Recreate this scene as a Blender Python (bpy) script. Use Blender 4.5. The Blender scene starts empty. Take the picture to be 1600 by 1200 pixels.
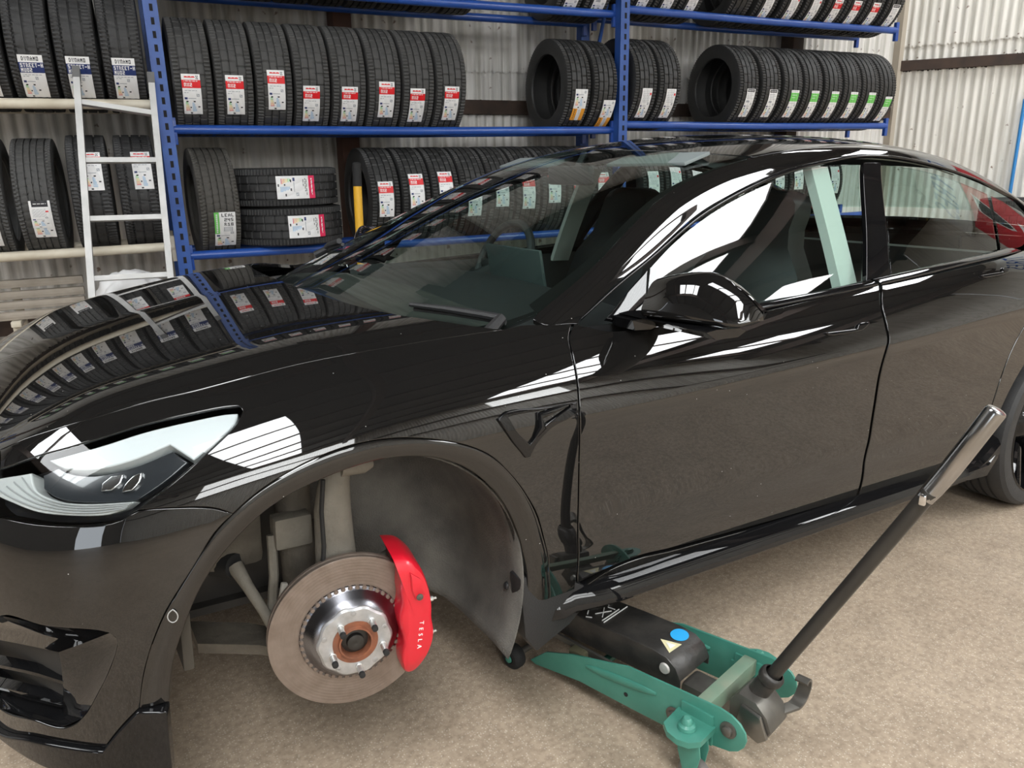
import bpy, bmesh, math, random
import numpy as np
from mathutils import Vector, Matrix
from mathutils.geometry import delaunay_2d_cdt

scene = bpy.context.scene
C = scene.collection
random.seed(7)
R = math.radians

# ---------------------------------------------------------------- camera
CAM_POS = (-0.477, -2.214, 1.401)
YAW, PIT, ROL = R(32.28), R(16.2), R(-1.0)
fwd = Vector((math.sin(YAW) * math.cos(PIT), math.cos(YAW) * math.cos(PIT), -math.sin(PIT)))
rgt = Vector((math.cos(YAW), -math.sin(YAW), 0))
upv = rgt.cross(fwd)
r2 = rgt * math.cos(ROL) + upv * math.sin(ROL)
u2 = -rgt * math.sin(ROL) + upv * math.cos(ROL)
cam_data = bpy.data.cameras.new('camera'); cam = bpy.data.objects.new('camera', cam_data); C.objects.link(cam)
cam_data.sensor_width = 36.0; cam_data.lens = 36.0 * 1195 / 1600; cam_data.clip_start = .02
cam.matrix_world = Matrix(((r2.x, u2.x, -fwd.x, CAM_POS[0]), (r2.y, u2.y, -fwd.y, CAM_POS[1]), (r2.z, u2.z, -fwd.z, CAM_POS[2]), (0, 0, 0, 1)))
scene.camera = cam

# ---------------------------------------------------------------- sky, exposure
world = bpy.data.worlds.new('world'); scene.world = world; world.use_nodes = True
bg = world.node_tree.nodes['Background']
bg.inputs[0].default_value = (.86, .93, 1.0, 1); bg.inputs[1].default_value = 4.0
vs = scene.view_settings
vs.view_transform = 'Standard'; vs.look = 'None'; vs.gamma = 1.0; vs.use_curve_mapping = False
vs.exposure = 0.15
SKYLIGHT = 13.0          # brightness of the translucent roof sheets
# ---------------------------------------------------------------- materials
MATS = {}
def mat(name, col=(.5, .5, .5), rough=.5, metal=0.0, coat=0.0, emit=None, noise=None, bump=None, spec=.5, trans=0.0):
    """Principled material; noise=(scale, amount, colour) mottles the colour, bump=(scale, strength)."""
    if name in MATS: return MATS[name]
    m = bpy.data.materials.new(name); m.use_nodes = True; nt = m.node_tree; b = nt.nodes['Principled BSDF']
    b.inputs['Base Color'].default_value = (*col, 1); b.inputs['Roughness'].default_value = rough
    b.inputs['Metallic'].default_value = metal; b.inputs['Coat Weight'].default_value = coat
    b.inputs['Coat Roughness'].default_value = .015
    b.inputs['Specular IOR Level'].default_value = spec
    if trans: b.inputs['Transmission Weight'].default_value = trans
    if emit:
        b.inputs['Emission Color'].default_value = (*emit[0], 1); b.inputs['Emission Strength'].default_value = emit[1]
    if noise or bump:
        tc = nt.nodes.new('ShaderNodeTexCoord')
    if noise:
        n = nt.nodes.new('ShaderNodeTexNoise'); n.inputs['Scale'].default_value = noise[0]; n.inputs['Detail'].default_value = 6
        nt.links.new(tc.outputs['Object'], n.inputs['Vector'])
        r = nt.nodes.new('ShaderNodeValToRGB'); r.color_ramp.elements[0].position = .5 - noise[1] / 2; r.color_ramp.elements[1].position = .5 + noise[1] / 2
        r.color_ramp.elements[0].color = (*col, 1); r.color_ramp.elements[1].color = (*noise[2], 1)
        nt.links.new(n.outputs['Fac'], r.inputs['Fac']); nt.links.new(r.outputs['Color'], b.inputs['Base Color'])
    if bump:
        n2 = nt.nodes.new('ShaderNodeTexNoise'); n2.inputs['Scale'].default_value = bump[0]; n2.inputs['Detail'].default_value = 5
        nt.links.new(tc.outputs['Object'], n2.inputs['Vector'])
        bp = nt.nodes.new('ShaderNodeBump'); bp.inputs['Strength'].default_value = bump[1]; bp.inputs['Distance'].default_value = .01
        nt.links.new(n2.outputs['Fac'], bp.inputs['Height']); nt.links.new(bp.outputs['Normal'], b.inputs['Normal'])
    MATS[name] = m
    return m

def glass_mat(name, tint, ior=1.5, rough=0.0):
    if name in MATS: return MATS[name]
    m = bpy.data.materials.new(name); m.use_nodes = True; nt = m.node_tree
    for n in list(nt.nodes): nt.nodes.remove(n)
    o = nt.nodes.new('ShaderNodeOutputMaterial'); mx = nt.nodes.new('ShaderNodeMixShader')
    t = nt.nodes.new('ShaderNodeBsdfTransparent'); g = nt.nodes.new('ShaderNodeBsdfGlossy'); f = nt.nodes.new('ShaderNodeFresnel')
    t.inputs[0].default_value = (*tint, 1); g.inputs['Roughness'].default_value = rough; f.inputs[0].default_value = ior
    ge = nt.nodes.new('ShaderNodeNewGeometry'); mr = nt.nodes.new('ShaderNodeMapRange'); mr.inputs['To Min'].default_value = ior; mr.inputs['To Max'].default_value = 1 / ior
    nt.links.new(ge.outputs['Backfacing'], mr.inputs['Value']); nt.links.new(mr.outputs[0], f.inputs[0])
    nt.links.new(f.outputs[0], mx.inputs[0]); nt.links.new(t.outputs[0], mx.inputs[1]); nt.links.new(g.outputs[0], mx.inputs[2])
    nt.links.new(mx.outputs[0], o.inputs[0]); MATS[name] = m
    return m

# ---------------------------------------------------------------- mesh helpers
def frame(d, ref=(0, 0, 1)):
    d = Vector(d).normalized(); u = Vector(ref).cross(d)
    if u.length < 1e-5: u = Vector((1, 0, 0)).cross(d)
    u.normalize(); return u, d.cross(u), d

class MB:
    """Collects simple solids into one mesh."""
    def __init__(self): self.v, self.f, self.m = [], [], []
    def add(self, v, f, mi=0):
        o = len(self.v); self.v += [tuple(p) for p in v]; self.f += [tuple(i + o for i in q) for q in f]; self.m += [mi] * len(f); return self
    def box(self, c, s, bev=.0, rot=None, mi=0):
        bm = bmesh.new(); bmesh.ops.create_cube(bm, size=1)
        for p in bm.verts: p.co = Vector((p.co.x * s[0], p.co.y * s[1], p.co.z * s[2]))
        if bev > 0: bmesh.ops.bevel(bm, geom=bm.edges[:], offset=bev, segments=2, affect='EDGES', profile=.6)
        m = rot if rot is not None else Matrix.Identity(3)
        bm.verts.index_update()
        self.add([m @ p.co + Vector(c) for p in bm.verts], [[p.index for p in f.verts] for f in bm.faces], mi); bm.free(); return self
    def tube(self, pts, r, n=12, caps=True, mi=0, closed=False):
        pts = [Vector(p) for p in pts]; k = len(pts); rs = r if isinstance(r, (list, tuple)) else [r] * k
        V = []; F = []; u = None
        for i, p in enumerate(pts):
            d = (pts[(i + 1) % k] - pts[i - 1]) if closed else (pts[min(i + 1, k - 1)] - pts[max(i - 1, 0)])
            d.normalize()
            if u is None: u, v, _ = frame(d)
            else:
                u = u - d * u.dot(d); u.normalize(); v = d.cross(u)
            for j in range(n):
                a = 2 * math.pi * j / n; V.append(p + (u * math.cos(a) + v * math.sin(a)) * rs[i])
        for i in range(k if closed else k - 1):
            for j in range(n):
                F.append((i * n + j, i * n + (j + 1) % n, ((i + 1) % k) * n + (j + 1) % n, ((i + 1) % k) * n + j))
        if caps and not closed: F.append(tuple(range(n - 1, -1, -1))); F.append(tuple((k - 1) * n + j for j in range(n)))
        return self.add(V, F, mi)
    def lathe(self, prof, n=32, o=(0, 0, 0), axis=(0, 0, 1), mi=0, closed=False, a0=0, a1=2 * math.pi):
        """prof: (radius, height) pairs along the axis."""
        u, v, d = frame(axis); o = Vector(o); V = []; F = []; k = len(prof); full = abs(a1 - a0 - 2 * math.pi) < 1e-6
        nn = n if full else n + 1
        for j in range(nn):
            a = a0 + (a1 - a0) * j / n; e = u * math.cos(a) + v * math.sin(a)
            for (r, h) in prof: V.append(o + e * r + d * h)
        for j in range(n):
            j2 = (j + 1) % nn
            for i in range(k if closed else k - 1):
                i2 = (i + 1) % k
                F.append((j * k + i, j2 * k + i, j2 * k + i2, j * k + i2))
        return self.add(V, F, mi)
    def prism(self, poly, thick, mtx=None, bev=0.0, mi=0):
        """2-D outline in the XZ plane of mtx, extruded along its Y from 0 to thick."""
        bm = bmesh.new(); vs_ = [bm.verts.new((x, 0, z)) for x, z in poly]; f = bm.faces.new(vs_)
        ex = bmesh.ops.extrude_face_region(bm, geom=[f]); 
        for e in ex['geom']:
            if isinstance(e, bmesh.types.BMVert): e.co.y += thick
        bmesh.ops.recalc_face_normals(bm, faces=bm.faces[:])
        if bev > 0: bmesh.ops.bevel(bm, geom=[e for e in bm.edges if e.calc_face_angle(0) > .6], offset=bev, segments=2, affect='EDGES', profile=.6)
        bmesh.ops.triangulate(bm, faces=[f for f in bm.faces if len(f.verts) > 4])
        bm.verts.index_update(); m = mtx or Matrix.Identity(4)
        self.add([m @ p.co for p in bm.verts], [[p.index for p in f.verts] for f in bm.faces], mi); bm.free(); return self
    def loft(self, rings, closed=True, mi=0, caps=False):
        n = len(rings[0]); V = [p for r in rings for p in r]; F = []
        for i in range(len(rings) - 1):
            for j in range(n if closed else n - 1):
                F.append((i * n + j, i * n + (j + 1) % n, (i + 1) * n + (j + 1) % n, (i + 1) * n + j))
        if caps: F.append(tuple(range(n - 1, -1, -1))); F.append(tuple((len(rings) - 1) * n + j for j in range(n)))
        return self.add(V, F, mi)
    def mesh(self, name, mats, ang=35, recalc=True):
        me = bpy.data.meshes.new(name); me.from_pydata(self.v, [], self.f)
        for m in (mats if isinstance(mats, (list, tuple)) else [mats]): me.materials.append(m)
        me.polygons.foreach_set('material_index', self.m)
        if recalc:
            bm = bmesh.new(); bm.from_mesh(me); bmesh.ops.recalc_face_normals(bm, faces=bm.faces[:]); bm.to_mesh(me); bm.free()
        me.polygons.foreach_set('use_smooth', [True] * len(me.polygons)); me.set_sharp_from_angle(angle=R(ang)); me.update()
        return me
    def build(self, name, mats, parent=None, ang=35, recalc=True):
        return link(name, self.mesh(name, mats, ang, recalc), parent)

def link(name, me, parent=None):
    o = bpy.data.objects.new(name, me); C.objects.link(o); o.parent = parent; return o
def empty(name, loc=(0, 0, 0), rz=0.0):
    o = bpy.data.objects.new(name, None); C.objects.link(o); o.location = loc; o.rotation_euler = (0, 0, rz); o.empty_display_size = .1; return o
def tag(o, label=None, cat=None, group=None, kind=None):
    if label: o['label'] = label
    if cat: o['category'] = cat
    if group: o['group'] = group
    if kind: o['kind'] = kind
    return o
def copy_tree(o, parent=None):
    c = o.copy(); C.objects.link(c); c.parent = parent
    for ch in list(o.children): copy_tree(ch, c)
    return c
def text_mesh(s, size, depth=.0005, align='CENTER'):
    cu = bpy.data.curves.new('text', 'FONT'); cu.body = s; cu.size = size; cu.extrude = depth; cu.align_x = align; cu.align_y = 'CENTER'; cu.resolution_u = 3
    o = bpy.data.objects.new('text', cu); C.objects.link(o); bpy.context.view_layer.update()
    me = bpy.data.meshes.new_from_object(o.evaluated_get(bpy.context.evaluated_depsgraph_get()))
    bpy.data.objects.remove(o); bpy.data.curves.remove(cu); return me
# ---------------------------------------------------------------- the building
ES = Vector((.99317, -.11667, 0)); EN = Vector((.11667, .99317, 0)); S0 = Vector((1.231, 2.847, 0))
def sh(s, n, z): return S0 + ES * s + EN * n + Vector((0, 0, z))
RZ_S = math.atan2(ES.y, ES.x)
CORNER = sh(6.1, .62, 0); RD = Vector((.509, -.861, 0)).normalized(); RN = Vector((-.861, -.509, 0)).normalized()
ROOF = 5.0

def floor_mat():
    m = bpy.data.materials.new('speckled_concrete'); m.use_nodes = True; nt = m.node_tree; b = nt.nodes['Principled BSDF']
    tc = nt.nodes.new('ShaderNodeTexCoord')
    def noise(sc, det=5, rough=.55):
        n = nt.nodes.new('ShaderNodeTexNoise'); n.inputs['Scale'].default_value = sc; n.inputs['Detail'].default_value = det; n.inputs['Roughness'].default_value = rough
        nt.links.new(tc.outputs['Object'], n.inputs['Vector']); return n
    def ramp(src, *st):
        r = nt.nodes.new('ShaderNodeValToRGB'); e = r.color_ramp.elements
        while len(e) < len(st): e.new(.5)
        for k, (p, c) in enumerate(st): e[k].position = p; e[k].color = (*c, 1)
        nt.links.new(src, r.inputs['Fac']); return r
    def mix(a, b_, f, mode='MIX'):
        x = nt.nodes.new('ShaderNodeMix'); x.data_type = 'RGBA'; x.blend_type = mode
        if isinstance(f, float): x.inputs[0].default_value = f
        else: nt.links.new(f, x.inputs[0])
        nt.links.new(a, x.inputs[6])
        if isinstance(b_, tuple): x.inputs[7].default_value = (*b_, 1)
        else: nt.links.new(b_, x.inputs[7])
        return x.outputs[2]
    big = ramp(noise(1.1, 4).outputs['Fac'], (.3, (.37, .29, .215)), (.55, (.43, .345, .262)), (.75, (.46, .375, .29)))
    mid = ramp(noise(9, 8, .7).outputs['Fac'], (.35, (.84, .83, .81)), (.6, (1.03, 1.02, 1.0)))
    c = mix(big.outputs['Color'], mid.outputs['Color'], .8, 'MULTIPLY')
    vo = nt.nodes.new('ShaderNodeTexVoronoi'); vo.inputs['Scale'].default_value = 150; nt.links.new(tc.outputs['Object'], vo.inputs['Vector'])
    spd = nt.nodes.new('ShaderNodeMath'); spd.operation = 'LESS_THAN'; spd.inputs[1].default_value = .30; nt.links.new(vo.outputs['Distance'], spd.inputs[0])
    sep = nt.nodes.new('ShaderNodeSeparateColor'); nt.links.new(vo.outputs['Color'], sep.inputs[0])
    gt = nt.nodes.new('ShaderNodeMath'); gt.operation = 'GREATER_THAN'; gt.inputs[1].default_value = .45; nt.links.new(sep.outputs[0], gt.inputs[0])
    mu = nt.nodes.new('ShaderNodeMath'); mu.operation = 'MULTIPLY'; nt.links.new(spd.outputs[0], mu.inputs[0]); nt.links.new(gt.outputs[0], mu.inputs[1])
    mu2 = nt.nodes.new('ShaderNodeMath'); mu2.operation = 'MULTIPLY'; mu2.inputs[1].default_value = .6; nt.links.new(mu.outputs[0], mu2.inputs[0])
    c = mix(c, (.66, .59, .50), mu2.outputs[0])
    st = ramp(noise(2.6, 6, .65).outputs['Fac'], (.30, (.45, .42, .40)), (.42, (1, 1, 1)))
    c = mix(c, st.outputs['Color'], .30, 'MULTIPLY')
    fine = ramp(noise(55, 4, .7).outputs['Fac'], (.36, (.70, .68, .66)), (.58, (1.06, 1.06, 1.05)))
    c = mix(c, fine.outputs['Color'], .8, 'MULTIPLY')
    nt.links.new(c, b.inputs['Base Color']); b.inputs['Roughness'].default_value = .55
    bp = nt.nodes.new('ShaderNodeBump'); bp.inputs['Strength'].default_value = .25; bp.inputs['Distance'].default_value = .004
    nt.links.new(noise(60, 6).outputs['Fac'], bp.inputs['Height']); nt.links.new(bp.outputs['Normal'], b.inputs['Normal'])
    return m
tag(MB().box((1.5, -2.6, -.06), (21, 14.5, .12)).build('floor', floor_mat()), kind='structure')

def sheet_mat(name, base, dirt, amount):
    m = mat(name, base, .55, .0, noise=(2.3, .55, dirt), bump=(45, .12)); nt = m.node_tree
    # rain streaks running down the corrugations and scattered rust spots
    b = nt.nodes['Principled BSDF']; tc = nt.nodes.new('ShaderNodeTexCoord'); mp = nt.nodes.new('ShaderNodeMapping'); mp.inputs['Scale'].default_value = (26, 26, 1.1)
    nt.links.new(tc.outputs['Object'], mp.inputs['Vector']); n = nt.nodes.new('ShaderNodeTexNoise'); n.inputs['Scale'].default_value = 1.0; n.inputs['Detail'].default_value = 6; nt.links.new(mp.outputs[0], n.inputs['Vector'])
    r = nt.nodes.new('ShaderNodeValToRGB'); r.color_ramp.elements[0].position = .34; r.color_ramp.elements[0].color = (1 - amount, 1 - amount, 1 - amount * 1.1, 1); r.color_ramp.elements[1].position = .55; r.color_ramp.elements[1].color = (1, 1, 1, 1)
    nt.links.new(n.outputs['Fac'], r.inputs['Fac'])
    sp = nt.nodes.new('ShaderNodeTexNoise'); sp.inputs['Scale'].default_value = 17; sp.inputs['Detail'].default_value = 3; nt.links.new(tc.outputs['Object'], sp.inputs['Vector'])
    r2_ = nt.nodes.new('ShaderNodeValToRGB'); r2_.color_ramp.elements[0].position = .68; r2_.color_ramp.elements[0].color = (1, 1, 1, 1); r2_.color_ramp.elements[1].position = .74; r2_.color_ramp.elements[1].color = (.32, .24, .20, 1)
    nt.links.new(sp.outputs['Fac'], r2_.inputs['Fac'])
    old = b.inputs['Base Color'].links[0].from_socket
    for src in (r.outputs['Color'], r2_.outputs['Color']):
        x = nt.nodes.new('ShaderNodeMix'); x.data_type = 'RGBA'; x.blend_type = 'MULTIPLY'; x.inputs[0].default_value = 1; nt.links.new(old, x.inputs[6]); nt.links.new(src, x.inputs[7]); old = x.outputs[2]
    nt.links.new(old, b.inputs['Base Color']); return m
M_sheet = sheet_mat('weathered_corrugated_sheet', (.68, .665, .64), (.80, .78, .745), .33)
M_sheetr = sheet_mat('white_corrugated_sheet', (.74, .72, .67), (.80, .78, .73), .22)
M_steel = mat('dark_rusty_steel', (.03, .022, .018), .8, noise=(8, .5, (.075, .045, .032)))
M_brown = mat('brown_painted_steel', (.11, .045, .028), .7, noise=(9, .5, (.07, .035, .025)))

PITCH_C = .0762
def corr_mesh(name, w, h, m, ragged=.0, amp=.0095):
    """One sheet, w wide (x), h high (z), corrugated across x, a few millimetres of ragged end."""
    nx = int(round(w / PITCH_C)) * 8; rnd = random.Random(sum(map(ord, name))); V = []; F = []; zs = [0, .0, .33, .66, 1, 1]
    jit = [[rnd.uniform(-ragged, ragged) for _ in range(nx + 1)] for _ in range(2)]
    rows = [(0, 0), (.33, None), (.66, None), (1, 1)]
    for k, (f, jj) in enumerate(rows):
        for i in range(nx + 1):
            x = w * i / nx; V.append((x, amp * math.cos(2 * math.pi * x / PITCH_C), h * f + (jit[jj][i] if jj is not None else 0)))
    for k in range(3):
        for i in range(nx): F.append((k * (nx + 1) + i, k * (nx + 1) + i + 1, (k + 1) * (nx + 1) + i + 1, (k + 1) * (nx + 1) + i))
    me = bpy.data.meshes.new(name); me.from_pydata(V, [], F); me.materials.append(m); me.polygons.foreach_set('use_smooth', [True] * len(F)); me.update(); return me

def sheeted_wall(name, origin, d, length, tiers, m, label_kind='structure', skip=lambda x: False):
    wall = MB().box((length / 2, .06, ROOF / 2), (length, .02, ROOF)).build(name, M_steel); wall.location = origin; wall.rotation_euler = (0, 0, math.atan2(d.y, d.x)); tag(wall, kind='structure')
    W = PITCH_C * 11; meshes = [[corr_mesh('corrugated_sheet%d%d' % (k, v), W + PITCH_C * .5, h1 - h0, m, .012) for v in range(3)] for k, (h0, h1, dy) in enumerate(tiers)]
    n = int(length / W)
    for i in range(n):
        for k, (h0, h1, dy) in enumerate(tiers):
            o = link('corrugated_sheet', meshes[k][(i + k) % 3], wall); o.location = (i * W, dy + .003 * (i % 2), h0 + random.uniform(-.012, .012))
    return wall
wb = sheeted_wall('wall_back', sh(-9.0, .62, 0), ES, 15.1, [(0, 1.765, 0), (1.865, 2.13, .012), (2.08, ROOF, -.002)], M_sheet)
wr = sheeted_wall('wall_right', CORNER, RD, 9.3, [(0, 2.225, 0), (2.31, 2.50, .012), (2.46, ROOF, -.002)], M_sheetr)
def bar(name, p0, p1, w, h, m, kind='structure', parent=None):
    p0, p1 = Vector(p0), Vector(p1); d = p1 - p0; u, v, e = frame(d); b_ = MB()
    b_.loft([[p + u * a * w / 2 + v * c * h / 2 for a, c in ((-1, -1), (1, -1), (1, 1), (-1, 1))] for p in (p0, p1)], caps=True); return tag(b_.build(name, m, parent), kind=kind)
bar('trim_1', sh(-9, .605, 1.815), sh(6.1, .605, 1.815), .06, .105, M_steel); bar('trim_2', CORNER + RN * .02 + Vector((0, 0, 2.267)), CORNER + RD * 9.3 + RN * .02 + Vector((0, 0, 2.267)), .06, .095, M_steel)
bar('trim_3', sh(.355, .50, 0), sh(.355, .50, ROOF), .12, .13, M_brown); bar('trim_4', sh(4.55, .50, 0), sh(4.55, .50, ROOF), .14, .14, M_steel); bar('trim_5', sh(-4.6, .50, 0), sh(-4.6, .50, ROOF), .12, .13, M_brown)
bar('trim_6', CORNER + Vector((-.03, -.03, 0)), CORNER + Vector((-.03, -.03, ROOF)), .07, .07, mat('pale_timber_corner', (.45, .40, .33), .8))
bar('trim_7', sh(-9, .60, .42), sh(6.1, .60, .42), .06, .10, M_steel)
# camera-side wall with translucent upper cladding, left wall with an open doorway
E_R = CORNER + RD * 9.3
M_light = mat('daylit_translucent_sheet', (.8, .8, .78), .6, emit=((.96, .985, 1.0), SKYLIGHT))
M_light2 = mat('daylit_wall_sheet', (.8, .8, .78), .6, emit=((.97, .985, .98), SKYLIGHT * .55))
wf = sheeted_wall('wall_front', Vector((E_R.x, -8.6, 0)), Vector((-1, 0, 0)), E_R.x + 9.0, [(0, 2.75, 0), (4.75, ROOF, 0)], M_sheetr)
k = 0
for x in np.arange(E_R.x - .84, -9.0, -.838):
    for z0, z1 in ((2.75, 3.70), (3.83, 4.75)):
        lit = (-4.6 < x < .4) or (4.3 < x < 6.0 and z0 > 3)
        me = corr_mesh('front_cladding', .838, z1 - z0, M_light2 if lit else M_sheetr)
        o = link('cladding_sheet', me, None); o.matrix_world = Matrix.Translation((x + .84, -8.575, z0)) @ Matrix.Rotation(math.pi, 4, 'Z')
        o.name = 'cladding_sheet'; o.parent = wf; o.matrix_parent_inverse = (Matrix.Translation(wf.location) @ wf.rotation_euler.to_matrix().to_4x4()).inverted()
bar('trim_8', (-9, -8.5, 3.765), (E_R.x, -8.5, 3.765), .08, .13, M_steel); bar('trim_9', (-9, -8.5, 2.75), (E_R.x, -8.5, 2.75), .08, .10, M_steel)
if E_R.y > -8.5: bar('wall_side', (E_R.x, -8.6, ROOF / 2), (E_R.x, E_R.y, ROOF / 2), .05, ROOF, M_sheetr)
LY0, LY1, DY0, DY1, DH = -8.6, sh(-9, .6, 0).y + .8, -6.6, -4.4, 2.5
lw = MB(); lw.box((-9, (LY0 + DY0) / 2, ROOF / 2), (.06, DY0 - LY0, ROOF)); lw.box((-9, (DY1 + LY1) / 2, ROOF / 2), (.06, LY1 - DY1, ROOF)); lw.box((-9, (DY0 + DY1) / 2, (DH + ROOF) / 2), (.06, DY1 - DY0, ROOF - DH))
tag(lw.build('wall_left', mat('dim_grey_blockwork', (.16, .15, .14), .85, noise=(6, .5, (.11, .105, .10)))), kind='structure')
# roof: dark sheets on dark purlins and rafters, with strips of glowing translucent sheet
SKY = [(-1.9, -.4, -8.0, -1.4), (4.4, 6.4, -8.0, -2.6), (6.2, 7.4, .3, 2.1), (9.0, 10.2, -7.9, -5.8), (7.5, 8.6, -2.2, -.3), (-5.4, -3.4, -.6, 2.3)]  # all but the first two are unseen, added to brighten walls and shelves
M_roofs = mat('sooty_roof_sheet', (.055, .052, .048), .8, noise=(3, .5, (.085, .08, .075)))
xs = sorted({-9.1, E_R.x + .1} | {v for s in SKY for v in s[:2]}); rf = MB()
for a, b_ in zip(xs[:-1], xs[1:]):
    hit = [s for s in SKY if s[0] <= a + 1e-6 and s[1] >= b_ - 1e-6]; ys = [-8.7, 5.2]
    if hit: ys = [-8.7, hit[0][2], None, hit[0][3], 5.2]
    segs = [(-8.7, 5.2)] if not hit else [(-8.7, hit[0][2]), (hit[0][3], 5.2)]
    for y0, y1 in segs: rf.box(((a + b_) / 2, (y0 + y1) / 2, ROOF + .02), (b_ - a, y1 - y0, .03))
tag(rf.build('ceiling', M_roofs), kind='structure')
for i, (a, b_, y0, y1) in enumerate(SKY):
    n = int(round((b_ - a) / PITCH_C)) * 6; V = []
    for y in (y0, y1): V += [(a + (b_ - a) * j / n, y, ROOF + .02 + .009 * math.cos(j / 6 * 2 * math.pi)) for j in range(n + 1)]
    tag(MB().add(V, [(j, j + 1, n + 2 + j, n + 1 + j) for j in range(n)]).build('window_%d' % (i + 1), M_light, recalc=False), kind='structure')
for i, y in enumerate(np.arange(-8.0, 4.5, 1.35)): bar('trim_%d' % (20 + i), (-9, y, ROOF - .09), (E_R.x, y, ROOF - .09), .06, .16, M_steel)
for i, x in enumerate((-5.2, .9, 6.6, 10.6)): bar('trim_%d' % (40 + i), (x, -8.6, ROOF - .30), (x, 4.2, ROOF - .30), .14, .30, M_steel)
# ---------------------------------------------------------------- car body surfaces (cubic B-spline sheets)
def bs_knots(g):
    n = len(g); k = [g[0]] * 4
    for j in range(1, n - 3):
        k.append((g[j] + g[j + 1] + g[j + 2]) / 3.0)
    return np.array(k + [g[-1]] * 4, float)

def bs_basis(kn, x, d=0):
    x = np.clip(np.asarray(x, float), kn[0], kn[-1] - 1e-9)
    n = len(kn) - 4
    def N(p):
        B = np.zeros((len(x), len(kn) - 1))
        for i in range(len(kn) - 1):
            B[:, i] = (x >= kn[i]) & (x < kn[i + 1])
        for q in range(1, p + 1):
            C = np.zeros((len(x), len(kn) - 1 - q))
            for i in range(len(kn) - 1 - q):
                a = kn[i + q] - kn[i]; b = kn[i + q + 1] - kn[i + 1]
                if a > 0: C[:, i] += (x - kn[i]) / a * B[:, i]
                if b > 0: C[:, i] += (kn[i + q + 1] - x) / b * B[:, i + 1]
            B = C
        return B
    if d == 0: return N(3)
    B = N(2); C = np.zeros((len(x), n))
    for i in range(n):
        a = kn[i + 3] - kn[i]; b = kn[i + 4] - kn[i + 1]
        if a > 0: C[:, i] += 3 / a * B[:, i]
        if b > 0: C[:, i] -= 3 / b * B[:, i + 1]
    return C

class Sheet:
    def __init__(self, tg, sg, P):
        self.P = np.array(P, float); self.kt = bs_knots(tg); self.ks = bs_knots(sg)
        self.t0, self.t1, self.s0, self.s1 = tg[0], tg[-1], sg[0], sg[-1]
    def pos(self, ts):
        ts = np.atleast_2d(ts)
        return np.einsum('ni,nj,ijk->nk', bs_basis(self.kt, ts[:, 0]), bs_basis(self.ks, ts[:, 1]), self.P)
    def der(self, ts):
        ts = np.atleast_2d(ts)
        A = bs_basis(self.kt, ts[:, 0]); B = bs_basis(self.ks, ts[:, 1])
        Da = bs_basis(self.kt, ts[:, 0], 1); Db = bs_basis(self.ks, ts[:, 1], 1)
        return np.einsum('ni,nj,ijk->nk', Da, B, self.P), np.einsum('ni,nj,ijk->nk', A, Db, self.P)
    def nrm(self, ts):
        a, b = self.der(ts); n = np.cross(a, b)
        return n / np.maximum(np.linalg.norm(n, axis=1, keepdims=True), 1e-9)

def tab(x, xs, ys):
    return np.interp(x, xs, ys)

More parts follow.
